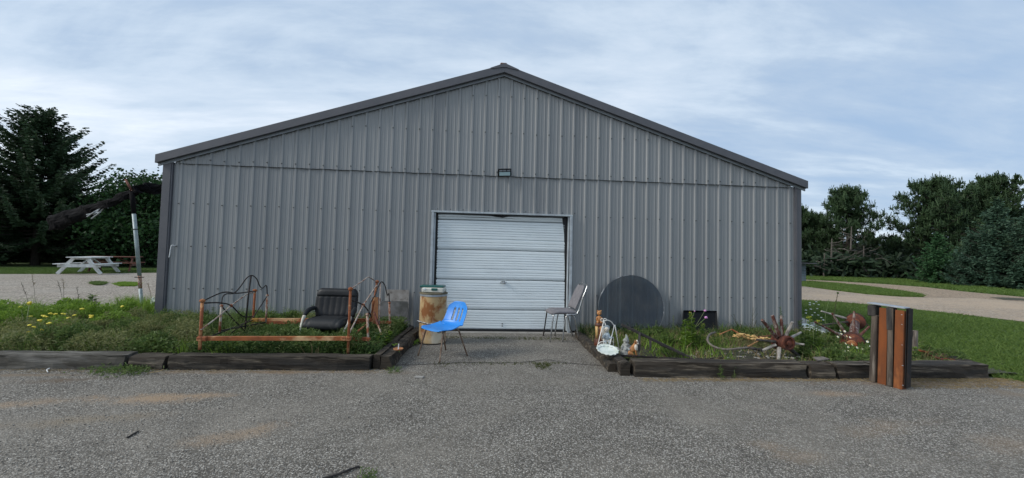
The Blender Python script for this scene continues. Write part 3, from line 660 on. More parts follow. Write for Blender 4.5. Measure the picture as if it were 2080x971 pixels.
# foot end: curved top rod, crossing braces
rod(spline([p1t, p1t.lerp(p2t, .33)+Vector((0, 0, .06)), p1t.lerp(p2t, .62)+Vector((0, 0, .015)), p2t], 6), .008, 'dark_iron', bd, 'top_rod')
x1 = p1t.lerp(p2t, .5)-Vector((0, 0, .13))
rod(spline([p1t-Vector((0, 0, .02)), p1t.lerp(p2t, .28)-Vector((0, 0, .06)), x1, p2j.lerp(x1, .5)-Vector((0, 0, .04)), p2j+Vector((0, 0, .05))], 6), .008, 'dark_iron', bd, 'brace_rod')
rod(spline([p1j+Vector((0, 0, .10)), p1j.lerp(x1, .5)+Vector((0, 0, .04)), x1, p2t.lerp(x1, .35)+Vector((0, 0, .02)), p2t-Vector((0, 0, .02))], 6), .0085, 'pale_iron', bd, 'brace_rod')
rod([p1j+Vector((0, 0, -.02)), p2j], .009, 'dark_iron', bd, 'cross_tie')
m = MB(); m.ball(x1, .022, 8, (1, .5, 1)); m.build('rosette', 'rust', bd)
# head end
pk = at(748, 563, -1.5)
rod(spline([p3t, at(735, 572, -1.62), pk, at(756, 567, -1.2), p4t], 6), .0085, 'pale_iron', bd, 'top_rod')
x2 = at(738, 620, -1.5)
rod([p3j+Vector((0, 0, .05)), x2, p4t-Vector((0, 0, .04))], .009, 'pale_iron', bd, 'brace_rod')
rod(spline([p3t-Vector((0, 0, .12)), x2, at(752, 638, -1.25), p4j+Vector((0, 0, .06))], 5), .009, 'dark_iron', bd, 'brace_rod')
m = MB(); m.ball(x2, .024, 8, (1, .5, 1)); m.build('rosette', 'rust', bd)
rod([p3j, p4j+Vector((0, 0, -.01))], .013, 'rust', bd, 'cross_tie')
# second bed: narrower, arched ends
b2 = empty('iron_bed', gp(600, 705, .1), 'smaller iron bed frame with tall arched dark rods, nested inside the orange one', 'bed frame', 'old iron bed frames nested in the left bed')
YF2, YB2 = -1.80, -1.04
q1t, q1b = at(450, 622, YF2), at(446, 676, YF2); q2t, q2b = at(543, 601, YB2), at(540, 655, YB2)
q3t, q3b = at(746, 640, YF2-.1), at(749, 714, YF2-.1); q4t, q4b = at(791, 616, YB2), at(792, 676, YB2)
for t_, b_ in ((q1t, q1b), (q2t, q2b), (q3t, q3b), (q4t, q4b)):
    m = MB(); m.tube([t_, b_], .014, 8); m.lathe([(.006, 0), (.020, .004), (.020, .018), (.006, .03)], t_-Vector((0, 0, .006)), n=8); m.build('post', 'rust_paint', b2, smooth=True)
arch = [q1t, at(452, 604, -1.74), at(460, 597, -1.66), at(474, 596, -1.58), at(487, 584, -1.45), at(500, 566, -1.38), at(511, 559.5, -1.32), at(521, 566, -1.26), at(527, 580, -1.2), at(533, 585.5, -1.13), at(541, 580, -1.06), q2t]
rod(spline(arch, 5), .0075, 'dark_iron', b2, 'arch_rod')
rod([at(510, 560, -1.32), at(504, 604, -1.34), at(498, 668, -1.4)], .011, 'dark_iron', b2, 'spindle')
rod(spline([q1t, at(475, 650, -1.5), at(500, 675, -1.3)], 4), .008, 'dark_iron', b2, 'brace_rod')
rod([q2t, at(514, 645, -1.3), at(470, 676, -1.6)], .007, 'dark_iron', b2, 'brace_rod')
rod([at(446, 672, -1.75), at(540, 655, YB2)], .009, 'dark_iron', b2, 'cross_tie')
arch = [at(748, 640, YF2-.1), at(752, 618, -1.7), at(758, 606, -1.6), at(764, 596, -1.5), at(768, 583, -1.4), at(775, 572.5, -1.32), at(782, 580, -1.22), at(785, 594, -1.16), at(787.5, 600, -1.1), at(790, 596.5, -1.07), q4t]
rod(spline(arch, 5), .0075, 'dark_iron', b2, 'arch_rod')
rod([at(773, 575, -1.32), at(770, 662, -1.36)], .008, 'pale_iron', b2, 'spindle')
for (ja, jb) in ((at(748, 689, YF2-.1), at(560, 689, YF2-.1)), (at(792, 655, YB2), at(541, 655.5, YB2))):
    m = MB(); m.beam(ja, jb, .006, .04); m.beam(ja+Vector((0, .018, .017)), jb+Vector((0, .018, .017)), .035, .006); m.build('side_rail', 'rust', b2)
m = MB(); m.cbox(at(748, 689, YF2-.1), (.05, .05, .045), .008); m.build('corner_casting', 'rust', b2)
m = MB(); m.cbox(at(792, 655, YB2), (.04, .045, .04), .008); m.build('corner_casting', 'rust', b2)
# loose rod leaning
ld = empty('metal_rod', gp(777, 688, .12), 'bent rod with red and white flaking paint leaning against the bed head', 'rod')
m = MB(); m.tube([at(760, 634, -1.25), at(768, 660, -1.4)], [.014, .018], 8); m.build('red_end', 'hub', ld)
m = MB(); m.tube([at(768, 660, -1.4), at(778, 688, -1.52)], [.011, .011], 8); m.build('pale_end', 'rust_paint', ld)

# ------------------------------------------------------------------ office chair
oc = empty('office_chair', (2.90, -1.35, .1), 'worn black padded office chair sitting low inside the rusty bed frame', 'chair')
xf = Matrix.Translation((2.97, -1.35, 0)) @ Matrix.Rotation(R(-5), 4, 'Z')    # faces -Y
def cushion(xf, w, h, th, nx, nz, place, chan=None, puff=.5):
    """padded slab: front & back grids joined; place maps (u in -1..1, v 0..1, side) to a point"""
    b = MB(xf); vs = []; fs = []
    for s in (1, -1):
        for j in range(nz+1):
            for i in range(nx+1):
                u = -1+2*i/nx; v = j/nz; vs.append(place(u, v, s))
    n = (nx+1)*(nz+1)
    for s in (0, 1):
        for j in range(nz):
            for i in range(nx):
                a = s*n+j*(nx+1)+i; f = (a, a+1, a+nx+2, a+nx+1); fs.append(f if s == 0 else f[::-1])
    rim = [j*(nx+1) for j in range(nz, -1, -1)]+[i for i in range(1, nx+1)]+[j*(nx+1)+nx for j in range(1, nz+1)]+[nz*(nx+1)+i for i in range(nx-1, 0, -1)]
    for k in range(len(rim)): a, c = rim[k], rim[(k+1) % len(rim)]; fs.append((c, a, a+n, c+n))
    return b.add(vs, fs)
ZB = .365
def back_place(u, v, s):
    z = ZB+.05+v*.39; prof = (1-abs(u)**7)**.5*(1-(abs(2*v-1))**9)**.5
    w = .285+.010*sin(v*pi)-.012*(v < .15); corner = max(0, v-.80)/.20
    x = u*w*(1-.16*corner**2*abs(u)**2)
    rec = .07*v+.02
    y = .17+rec - s*(.018+.045*prof)
    if s > 0:
        if v < .70: y += .011*(abs(sin(u*pi*3.5))**.35 < .55) + .004*sin(u*pi*7)**2   # vertical channels
        if abs(v-.72) < .022: y += .010                                                 # head-rest seam
        if v > .76: y -= .006*prof
        y += .02*(1-u*u)*sin(v*pi)
    return (x, y, z)
o = cushion(xf, 0, 0, 0, 42, 36, back_place).build('backrest', 'leather', oc, smooth=True)
def seat_place(u, v, s):
    w = .272; x = u*w*(1-.10*max(0, 1-v*3)**2*abs(u)); prof = (1-abs(u)**6)**.5*(1-abs(2*v-1)**7)**.5
    y = -.21+v*.42; z = ZB+.01+s*(.018+.045*prof) - .035*max(0, 1-v*3.5)**2
    if s > 0: z -= .012*math.exp(-((abs(u)-.72)/.05)**2)
    return (x, y, z)
cushion(xf, 0, 0, 0, 30, 24, seat_place).build('seat', 'leather_worn', oc, smooth=True)
for sg in (-1, 1):
    b = MB(xf); b.tube(spline([(sg*.27, .20, ZB+.17), (sg*.305, .12, ZB+.165), (sg*.315, .03, ZB+.14), (sg*.312, -.05, ZB+.10)], 5), [.018, .022, .026, .028, .030, .031, .032, .032, .032, .032, .032, .032, .031, .030, .028, .020], 10); b.build('armrest', 'leather_worn', oc, smooth=True)
    b = MB(xf); b.tube(spline([(sg*.312, -.04, ZB+.09), (sg*.312, -.09, ZB+.02), (sg*.290, -.17, ZB-.08), (sg*.275, -.18, .10)], 4), [.024, .023, .022, .021, .018, .016, .015, .014, .013, .013, .013, .012, .012], 8); b.build('arm_support', 'cream', oc, smooth=True)
b = MB(xf); b.lathe([(.03, 0), (.03, .2)], (0, 0, .1), n=10); b.box((0, 0, ZB-.05), (.3, .25, .03))
for k in range(5): a = k*2*pi/5; b.beam((0, 0, .12), (.24*cos(a), .24*sin(a), .10), .03, .03)
b.build('base', 'tray', oc)

# ------------------------------------------------------------------ blue school chair
bc = empty('school_chair', (4.56, -1.64, 0), 'bright blue plastic school chair with slotted back and bronze legs on the asphalt', 'chair')
# local: forward = -x in place, chair turned a little towards the camera
xf = Matrix.Translation((4.545, -1.68, 0)) @ Matrix.Rotation(R(44), 4, 'Z') @ Matrix.Diagonal((1, 1, .85, 1))
def shell(s, t):
    """s 0..1 front lip to top of back, t -1..1 across"""
    seatL = .40
    if s < .46:
        q = s/.46; x = -.21+q*.34; z = .445-.012*sin(q*pi)-.020*max(0, 1-q*5)**2+.0*q; w = .205+.02*sin(q*pi)
        up = .020*abs(t)**3+.03*max(0, q-.5)*2*abs(t)**2
        fwd = 0
    elif s < .60:
        q = (s-.46)/.14; a = q*R(72); r = .095; x = -.21+.34+r*sin(a); z = .445+r*(1-cos(a)); w = .205+.012*(1-q)
        up = (.05)*(1-q)*abs(t)**2; fwd = .05*abs(t)**2*(.5+.5*q)
    else:
        q = (s-.60)/.40; a = R(72); x = -.21+.34+.095*sin(a)+q*.25*cos(a)*.95+.012*sin(q*pi); z = .445+.095*(1-cos(a))+q*.305; w = .198-.008*q-.035*max(0, q-.55)**1.5*3
        up = 0; fwd = .05*abs(t)**2*(1-.4*q)
        z -= .045*abs(t)**4*max(0, q-.75)*4
    return Vector((x-fwd, t*w, z+up))
NS, NT = 84, 64; vs = []; fs = []
for i in range(NS+1):
    for j in range(NT+1): vs.append(shell(i/NS, -1+2*j/NT))
def slot(s, t):
    for c0 in (-.40, 0.0, .40):
        tt = t-c0; q = (s-.735)/.105
        if abs(q) < 1:
            if abs(tt) < .095: return True
        e = (abs(q)-1)*.105*.70/.2
        if abs(q) >= 1 and e*e+tt*tt < .095**2: return True
    for c0 in (-.22, .22):
        if abs(s-.925) < .009 and abs(t-c0) < .02: return True
    return False
for i in range(NS):
    for j in range(NT):
        s, t = (i+.5)/NS, -1+2*(j+.5)/NT
        if slot(s, t): continue
        # rounded corners of lip and top
        if s < .06 and abs(t) > 1-.16*(1-s/.06)**.0*((.06-s)/.06)**2: continue
        if s > .94 and abs(t) > 1-.30*((s-.94)/.06)**2: continue
        a = i*(NT+1)+j; fs.append((a, a+1, a+NT+2, a+NT+1))
b = MB(xf); b.add(vs, fs); o = b.build('seat_shell', 'blue', bc, smooth=True)
md = o.modifiers.new('solid', 'SOLIDIFY'); md.thickness = .007; md.offset = 0
b = MB(xf)
rimL = [shell(i/40, 1.0) for i in range(3, 38)]
b2_ = []
ed = [shell(.025, t/10) for t in range(-8, 9)]+[shell(s/40, 1) for s in range(3, 38)]+[shell(.985, t/10) for t in range(7, -8, -1)]+[shell(s/40, -1) for s in range(37, 2, -1)]
ed = [v+Vector((0, 0, -.004)) for v in ed]
b.tube(ed, .0065, 6, closed=True); b.build('rolled_edge', 'blue', bc, smooth=True)
for sg in (-1, 1):
    b = MB(xf); b.tube(spline([(-.01, sg*.10, .418), (-.10, sg*.155, .416), (-.135, sg*.175, .40), (-.175, sg*.20, .20), (-.215, sg*.225, .004)], 5), .0105, 8); b.build('leg', 'bronze', bc, smooth=True)
    b = MB(xf); b.tube(spline([(-.01, sg*.10, .418), (.085, sg*.155, .418), (.125, sg*.175, .40), (.185, sg*.20, .20), (.245, sg*.225, .004)], 5), .0105, 8); b.build('leg', 'bronze', bc, smooth=True)
    b = MB(xf); b.box((-.19, sg*.17, .425), (.03, .05, .018)); b.build('glide', 'chrome', bc)

# ------------------------------------------------------------------ grey stacking chair
gc = empty('stacking_chair', (6.40, -.52, 0), 'chrome stacking chair with grey padded seat, set sideways at the door right edge', 'chair')
xf = Matrix.Translation((6.36, -.55, 0)) @ Matrix.Rotation(R(4), 4, 'Z')
def gseat(u, v, s):
    prof = (1-abs(u)**5)**.5*(1-abs(2*v-1)**5)**.5; w = .215*(1-.10*v)
    return (-.24+v*.44, u*w*(1-.25*max(0, 1-v*4)**2*abs(u)**2), .455+s*(.010+.026*prof)-.022*max(0, 1-v*3)**2)
cushion(xf, 0, 0, 0, 20, 20, gseat).build('seat', 'grey_fabric', gc, smooth=True)
def gback(u, v, s):
    prof = (1-abs(u)**6)**.5*(1-abs(2*v-1)**7)**.5; w = .20*(1-.22*max(0, v-.7)/.3)
    return (.185+v*.16+.03*u*u*-1 - s*(.006+.018*prof)+.035*v*(v > 2), u*w, .50+v*.375)
cushion(xf, 0, 0, 0, 18, 20, gback).build('backrest', 'grey_fabric', gc, smooth=True)
for sg in (-1, 1):
    b = MB(xf); b.tube(spline([(-.17, sg*.19, .43), (-.20, sg*.215, .40), (-.225, sg*.225, .20), (-.25, sg*.235, .0)], 4), .0115, 8); b.build('leg', 'dark_iron' if sg > 0 else 'chrome', gc, smooth=True)
    b = MB(xf); b.tube(spline([(-.05, sg*.235, .0), (-.03, sg*.23, .20), (.0, sg*.225, .38), (.06, sg*.22, .425), (.15, sg*.22, .43), (.20, sg*.22, .47), (.27, sg*.215, .68), (.345, sg*.20, .86), (.35, sg*.16, .895), (.34, 0, .905)], 4), .0115, 8); b.build('side_frame', 'chrome', gc, smooth=True)
    b = MB(xf); b.tube(spline([(.02, sg*.21, .425), (.12, sg*.205, .41), (.16, sg*.20, .34), (.20, sg*.20, .15), (.25, sg*.20, .0)], 4), .0115, 8); b.build('leg', 'chrome', gc, smooth=True)

# ------------------------------------------------------------------ drum and box
dc = Vector((4.315, -.84, 0))
dr = empty('fibre_drum', dc, 'rust-stained brown fibre drum standing left of the garage door', 'drum')
b = MB(); b.lathe([(.195, .0), (.205, .012), (.205, .03), (.200, .04), (.200, .20), (.203, .36), (.200, .52), (.200, .70), (.2, .715)], dc, n=40); b.build('body', 'drum', dr, smooth=True)
b = MB(); b.lathe([(.2, 0), (.208, .002), (.208, .028), (.203, .030)], dc+Vector((0, 0, .700)), n=40); smoothstep_angle(b.build('clamp_ring', 'alu', dr))
b = MB(); b.lathe([(.205, 0), (.212, .004), (.212, .018), (.19, .022), (.185, .014), (.02, .014)], dc+Vector((0, 0, .731)), n=40); smoothstep_angle(b.build('lid', 'drum_lid', dr))
b = MB(); b.lathe([(.206, 0), (.212, .003), (.212, .010), (.206, .013)], dc+Vector((0, 0, .002)), n=40); b.build('bottom_hoop', 'dark_iron', dr, smooth=True)
b = MB(); b.tube([dc+Vector((-.215, -.09, .33)), dc+Vector((-.04, -.235, .315)), dc+Vector((.02, -.225, .315))], .011, 8); b.build('metal_strap', 'chrome', dr)
tb = empty('tackle_box', dc+Vector((0, 0, .75)), 'dark green and beige plastic tackle box resting on top of the drum', 'box')
rz = Matrix.Rotation(R(-7), 3, 'Z')
cc = dc+Vector((-.005, -.015, .755))
b = MB(); b.cbox(cc+rz @ Vector((.02, -.03, .036)), (.33, .22, .072), .014, rz); smoothstep_angle(b.build('tray', 'beige_plastic', tb))
b = MB(); b.cbox(cc+rz @ Vector((-.015, .03, .084)), (.36, .20, .030), .010, rz); smoothstep_angle(b.build('lid', 'green_plastic', tb))
b = MB(); b.cbox(cc+rz @ Vector((.05, -.143, .052)), (.09, .014, .034), .004, rz); b.build('latch', 'green_plastic', tb)
b = MB(); b.cbox(cc+rz @ Vector((-.10, -.143, .055)), (.035, .014, .024), .004, rz); b.build('latch', 'white_tape', tb)

# leaning boards by the wall
def lean_panel(name, px0, px1, pyt, pyb, yt, yb, th, m, label, cat):
    a, b_ = at(px0, pyt, yt), at(px1, pyt+(px1-px0)*.02, yt); c, d = at(px1-2, pyb, yb), at(px0-6, pyb, yb); n = Vector((0, -1, .1)).normalized()*th
    vs = [d, c, b_, a]; vs = vs+[v-n for v in vs]; o = MB().add(vs, [(0, 1, 2, 3), (7, 6, 5, 4), (0, 4, 5, 1), (1, 5, 6, 2), (2, 6, 7, 3), (3, 7, 4, 0)])
    return setp(o.build(name, m, bevel=.002), label, cat)
lean_panel('cement_board', 785, 831, 588, 690, -.07, -.30, .012, 'board', 'speckled grey cement board leaning on the wall behind the bed head', 'board')
lean_panel('damp_panel', 764, 829, 611, 694, -.20, -.42, .006, 'board_dark', 'dark dirty sheet leaning in front of the speckled cement board', 'panel')
b = MB(); b.beam(at(762, 604, -.5), at(760, 680, -.62), .10, .02); setp(b.build('brick_red_board', 'terracotta'), 'narrow reddish board standing upright behind the bed head', 'board')
# terracotta saucer with white stub on the black timber
sa = empty('plant_saucer', gp(809, 711, .17), 'orange terracotta saucer with a white peg, on the black end timber', 'saucer')
c = sa.location
b = MB(); b.lathe([(.030, 0), (.052, .004), (.060, .020), (.056, .020), (.046, .010), (.005, .008)], c, n=20); b.build('dish', 'terracotta', sa, smooth=True)
b = MB(); b.tube([c+Vector((.0, 0, .01)), c+Vector((.004, 0, .075))], [.007, .005], 6); b.build('peg', 'white_tape', sa)

# ------------------------------------------------------------------ smoked glass table top leaning on the wall
gt = empty('glass_table_top', at(1284, 694, -.42), 'large round smoked glass table top leaning against the grey wall', 'table top')
top = at(1282, 561, -.05); bot = at(1283, 693, -.42); cen = (top+bot)/2; zr = (top-bot).normalized(); rad = (top-bot).length/2; xr = Vector((1, 0, 0)); nr = xr.cross(zr).normalized()
RX = (at(1350, 628, -.23)-at(1213, 626, -.23)).length/2
def disc(r, off): return [cen+nr*off+(xr*cos(a)+zr*sin(a))*r for a in [2*pi*i/72 for i in range(72)]]
rad = (rad+RX)/2; cen = cen+Vector((.0, 0, 0))
b = MB(); A, B = disc(rad-.008, -.005), disc(rad-.008, .005); b.add(A+B, [tuple(range(71, -1, -1)), tuple(range(72, 144))]+[(i, (i+1) % 72, 72+(i+1) % 72, 72+i) for i in range(72)]); b.build('glass_pane', 'glass', gt)
b = MB(); b.tube(disc(rad, 0), .0065, 8, closed=True); b.build('rim', 'rim_metal', gt, smooth=True)

# black tray leaning on the wall
bt = empty('black_tray', at(1422, 672, -.2), 'square black plastic tray leaning on the wall behind the pink thistle', 'tray')
a_, b_, c_, d_ = at(1388, 631, -.07), at(1454, 632, -.07), at(1457, 680, -.28), at(1387, 680, -.28); n = Vector((0, -.03, .01))
cc2 = (a_+b_+c_+d_)/4
inn = [cc2+(q-cc2)*.92-n*.9 for q in (a_, b_, c_, d_)]
b = MB(); b.add([a_+n, b_+n, c_+n, d_+n]+inn+[a_-n*.2, b_-n*.2, c_-n*.2, d_-n*.2], [(4, 5, 6, 7)][::-1]+[(0, 1, 5, 4), (1, 2, 6, 5), (2, 3, 7, 6), (3, 0, 4, 7), (8, 9, 1, 0), (9, 10, 2, 1), (10, 11, 3, 2), (11, 8, 0, 3), (11, 10, 9, 8)])
b.build('panel', 'tray', bt, bevel=.002)

# ------------------------------------------------------------------ carved totem figure (wooden)
tp = gp(1216, 706, .06); Yt = tp.y
tt = empty('carved_figure', tp, 'tall varnished wooden bear carving standing left of the white wire swing', 'statue')
hT = (at(1216, 629, Yt)-at(1216, 706, Yt)).length; u = hT/.60
def T(x, z, y=0): return tp+Vector((x*u, y*u, z*u))
b = MB(); b.lathe([(.045, 0), (.065, .03), (.07, .09), (.055, .13), (.05, .20), (.055, .26), (.05, .30)], T(0, 0), n=14); b.build('trunk_base', 'carved_dark', tt, smooth=True)
b = MB(); b.tube([T(-.035, .15, -.03), T(-.045, .34, -.035)], [.022*u, .026*u], 8); b.build('pillar', 'carved_pale', tt, smooth=True)
b = MB(); b.tube([T(.02, .13, -.03), T(.015, .35, -.03)], [.034*u, .036*u], 10); b.build('pillar', 'carved', tt, smooth=True)
b = MB(); b.lathe([(.058*u, 0), (.066*u, .01*u), (.060*u, .05*u), (.05*u, .06*u)], T(0, .335), n=14); b.build('ledge', 'carved_dark', tt, smooth=True)
b = MB(); b.ball(T(.0, .445), .048*u, 12, (1, .8, 1.25)); b.ball(T(-.035, .46, -.01), .02*u, 8, (1, 1, 1.6)); b.ball(T(.035, .455, -.015), .02*u, 8, (1.2, 1, 1.3)); b.ball(T(-.028, .405, -.03), .024*u, 8); b.ball(T(.028, .405, -.03), .024*u, 8); b.build('body', 'carved', tt, smooth=True)
b = MB(); b.ball(T(0, .548), .038*u, 12, (1.0, .95, 1.05)); b.ball(T(0, .538, -.036), .016*u, 8); b.ball(T(-.03, .582), .012*u, 6); b.ball(T(.03, .582), .012*u, 6); b.build('head', 'carved', tt, smooth=True)
b = MB(); b.ball(T(0, .542, -.052), .006*u, 6); b.ball(T(-.014, .555, -.036), .005*u, 6); b.ball(T(.014, .555, -.036), .005*u, 6); b.build('face', 'tray', tt)
b = MB(); b.ball(T(-.02, .02, -.03), .03*u, 8, (1.5, 1, .8)); b.ball(T(.04, .08, -.035), .022*u, 8); b.build('carved_roots', 'carved', tt, smooth=True)

# ------------------------------------------------------------------ white wire swing with doll
sp = gp(1236, 712, .12); YS = sp.y
sw = empty('garden_swing', sp, 'white wire miniature garden swing with arched hoop, holding a pale doll', 'ornament')
def S(px, py, dy=0): return at(px, py, YS+dy)
def wire(pts, r=.0062, nm='wire', n=6, par=None): b = MB(); b.tube(pts, r, n); return b.build(nm, 'white_wire', par or sw, smooth=True)
apL, apR = S(1226, 652, .0), S(1247, 661, .05)
wire([S(1213, 706, -.10), S(1227, 650, 0)], nm='frame_leg'); wire([S(1235, 716, -.14), S(1248, 660, .05)], nm='frame_leg')
wire([S(1245, 700, .12), S(1227, 652, 0)], nm='frame_leg'); wire([S(1258, 712, .10), S(1249, 660, .05)], nm='frame_leg')
wire(spline([S(1226, 656), S(1229, 651), S(1235, 650.5, .02), S(1242, 654, .03), S(1247, 661, .05)], 5), nm='hoop')
for cxp, cyp in ((1223, 650), (1229, 649.5)):
    wire([S(cxp+3.0*cos(a), cyp+2.6*sin(a)) for a in [2*pi*i/12 for i in range(13)]], .0042, 'curl')
# chair panels: scrolled back, fan seat
for k in range(5): wire([S(1224+k*1.2, 662+k*.2), S(1222+k*2.2, 690)], .0034, 'hanger')
def fan(cx_, cy_, rx, ry, dy, k=7):
    wire([S(cx_+rx*cos(a), cy_-ry*sin(a), dy) for a in [pi*i/14 for i in range(15)]], .0052, 'fan_rim'); wire([S(cx_-rx, cy_, dy), S(cx_+rx, cy_, dy)], .0052, 'fan_base')
    b = MB()
    for i in range(1, k): a = pi*i/k; b.tube([S(cx_, cy_, dy), S(cx_+rx*cos(a), cy_-ry*sin(a), dy)], .0034, 5)
    for i in range(k): a = pi*(i+.5)/k; b.ball(S(cx_+rx*.72*cos(a), cy_-ry*.72*sin(a), dy), .006, 6, (1, .4, 1))
    b.build('fan_spokes', 'white_wire', sw)
fan(1224, 706, 11, 12, -.10); fan(1249, 712, 9.5, 7, -.12)
b = MB()
for i in range(7):
    for j in range(2): b.tube([S(1225+i*2.3, 690-j*6, 0), S(1227+i*2.3, 700-j*6, -.05)], .0032, 5)
b.tube([S(1224, 690), S(1246, 694)], .003, 6); b.tube([S(1225, 700, -.05), S(1246, 703, -.05)], .003, 6); b.tube([S(1225, 684), S(1226, 700, -.05)], .003, 6); b.tube([S(1246, 684), S(1246, 703, -.05)], .003, 6); b.build('seat_grid', 'white_wire', sw)
dl = empty('doll', S(1233, 695), 'pale blue-grey bonneted doll sitting in the white wire swing', 'figurine')
b = MB(); b.ball(S(1233, 683, -.01), .045, 12, (1, .8, 1.15), .06); b.ball(S(1240, 686, -.03), .02, 8, (1.6, 1, .9)); b.ball(S(1226, 684, -.03), .018, 8, (1, 1, 1.5)); b.ball(S(1229, 695, -.05), .02, 8, (1, 1.2, 1.3)); b.ball(S(1238, 696, -.05), .02, 8, (1, 1.2, 1.3)); b.build('body', 'doll', dl, smooth=True)
b = MB(); b.ball(S(1232, 669, -.01), .037, 14, (1, .9, 1), .03); b.build('head', 'fur_white', dl, smooth=True)
b = MB(); b.lathe([(.02, -.02), (.045, -.012), (.050, 0), (.040, .02), (.02, .036), (.004, .04)], S(1231.5, 667, .012), axis=(-.25, .8, .55), n=16); b.build('bonnet', 'doll', dl, smooth=True)
b = MB(); b.ball(S(1230, 669.5, -.045), .004, 6); b.ball(S(1233.5, 669.5, -.045), .004, 6); b.ball(S(1232, 671.5, -.048), .004, 6); b.build('face', 'dark_iron', dl)
# scalloped dish
dp = gp(1232, 716, .16)
di = empty('scalloped_dish', dp, 'white scalloped shallow dish on the timber corner below the wire swing', 'dish')
vs = []; fs = []; nA = 48
for r_, z_ in ((0, .0), (.08, .002), (.12, .010), (.138, .028), (.134, .032), (.115, .016)):
    for i in range(nA):
        a = 2*pi*i/nA; k_ = 1+(.16*abs(sin(a*7)) if r_ > .1 else 0); vs.append(dp+Vector((r_*k_*cos(a)*.88, r_*k_*sin(a)*.90-.04, z_+.02+r_*k_*sin(a)*.22)))
for j in range(5):
    for i in range(nA): fs.append((j*nA+i, j*nA+(i+1) % nA, (j+1)*nA+(i+1) % nA, (j+1)*nA+i))
b = MB(); b.add(vs, fs); b.build('basin', 'dish', di, smooth=True)

# ------------------------------------------------------------------ gnome and dog
gn_p = gp(1271, 721, .12)
gn = empty('garden_gnome', gn_p, 'small grey stone gnome with pointed hat standing left of the dog figurine', 'figurine')
hG = (at(1271, 681, gn_p.y)-gn_p).length; s_ = hG/.26
def G_(x, y, z): return gn_p+Vector((x*s_*1.2, y*s_*1.1, z*s_))
b = MB(); b.lathe([(.070*s_, 0), (.078*s_, .02*s_), (.070*s_, .07*s_), (.060*s_, .11*s_), (.042*s_, .145*s_)], gn_p, n=16, squash=.85); b.ball(G_(-.048, -.02, .10), .02*s_, 8, (1, 1, 1.7)); b.ball(G_(.048, -.02, .10), .02*s_, 8, (1, 1, 1.7)); b.ball(G_(-.02, -.05, .085), .016*s_, 8); b.ball(G_(.02, -.05, .085), .016*s_, 8); b.ball(G_(-.025, -.045, .012), .024*s_, 8, (1, 1.3, .7)); b.ball(G_(.03, -.045, .012), .024*s_, 8, (1, 1.3, .7)); b.build('body', 'gnome', gn, smooth=True)
b = MB(); b.ball(G_(0, -.005, .165), .034*s_, 12); b.ball(G_(0, -.036, .16), .008*s_, 6); b.lathe([(.026*s_, 0), (.028*s_, -.02*s_), (.016*s_, -.045*s_), (.003, -.06*s_)], G_(0, -.024, .155), n=10); b.build('head', 'gnome', gn, smooth=True)
b = MB(); b.ball(G_(-.012, -.036, .172), .006*s_, 6); b.ball(G_(.012, -.036, .172), .006*s_, 6); b.ball(G_(0, -.038, .145), .006*s_, 6, (1.5, 1, .6)); b.build('face', 'dark_iron', gn)
b = MB(); b.tube([G_(0, 0, .178), G_(.004, 0, .20), G_(.010, 0, .235), G_(.002, 0, .262)], [.046*s_, .036*s_, .018*s_, .008*s_], 12); b.ball(G_(.0, 0, .262), .010*s_, 8); b.build('hat', 'gnome', gn, smooth=True)
dg_p = gp(1284, 722, .12)
dg = empty('dog_figurine', dg_p, 'brown and white sitting dog figurine at the post of the black handrail', 'figurine')
hD = (at(1288, 690, dg_p.y)-at(1288, 722, dg_p.y)).length; s_ = hD/.21
# sitting dog facing right-front: skeleton grown with a skin modifier
def dog():
    P = {'pel': (-.055, .01, .045), 'bel': (-.02, .0, .075), 'che': (.022, -.012, .110), 'nek': (.034, -.015, .142), 'hed': (.044, -.02, .178), 'muz': (.070, -.035, .168),
         'shl': (.030, -.034, .095), 'ell': (.034, -.040, .05), 'pwl': (.042, -.044, .008), 'tol': (.058, -.05, .006), 'shr': (.030, .018, .095), 'elr': (.036, .022, .05), 'pwr': (.048, .02, .008), 'tor': (.062, .016, .006),
         'hpl': (-.050, -.034, .04), 'knl': (-.012, -.046, .034), 'fol': (-.005, -.046, .010), 'hpr': (-.050, .05, .04), 'knr': (-.012, .054, .034), 'for': (-.002, .054, .010), 'ta1': (-.085, .02, .022), 'ta2': (-.10, .0, .014)}
    Rr = {'pel': .048, 'bel': .046, 'che': .044, 'nek': .030, 'hed': .032, 'muz': .016, 'shl': .020, 'ell': .013, 'pwl': .012, 'tol': .010, 'shr': .020, 'elr': .013, 'pwr': .012, 'tor': .010, 'hpl': .032, 'knl': .026, 'fol': .013, 'hpr': .032, 'knr': .026, 'for': .013, 'ta1': .012, 'ta2': .008}
    Eg = [('pel', 'bel'), ('bel', 'che'), ('che', 'nek'), ('nek', 'hed'), ('hed', 'muz'), ('che', 'shl'), ('shl', 'ell'), ('ell', 'pwl'), ('pwl', 'tol'), ('che', 'shr'), ('shr', 'elr'), ('elr', 'pwr'), ('pwr', 'tor'), ('pel', 'hpl'), ('hpl', 'knl'), ('knl', 'fol'), ('pel', 'hpr'), ('hpr', 'knr'), ('knr', 'for'), ('pel', 'ta1'), ('ta1', 'ta2')]
    ks = list(P); me = bpy.data.meshes.new('body'); me.from_pydata([tuple(Vector(P[k])*s_) for k in ks], [(ks.index(a), ks.index(c)) for a, c in Eg], [])
    o = bpy.data.objects.new('body', me); COL.objects.link(o); o.parent = dg; me.materials.append(M['fur_brown'])
    sm = o.modifiers.new('skin', 'SKIN'); 
    for i, k in enumerate(ks):
        d = me.skin_vertices[0].data[i]; d.radius = (Rr[k]*s_*.9, Rr[k]*s_*.9); d.use_root = (k == 'pel')
    sm.use_smooth_shade = True; ss = o.modifiers.new('sub', 'SUBSURF'); ss.levels = 2; ss.render_levels = 2
dog()
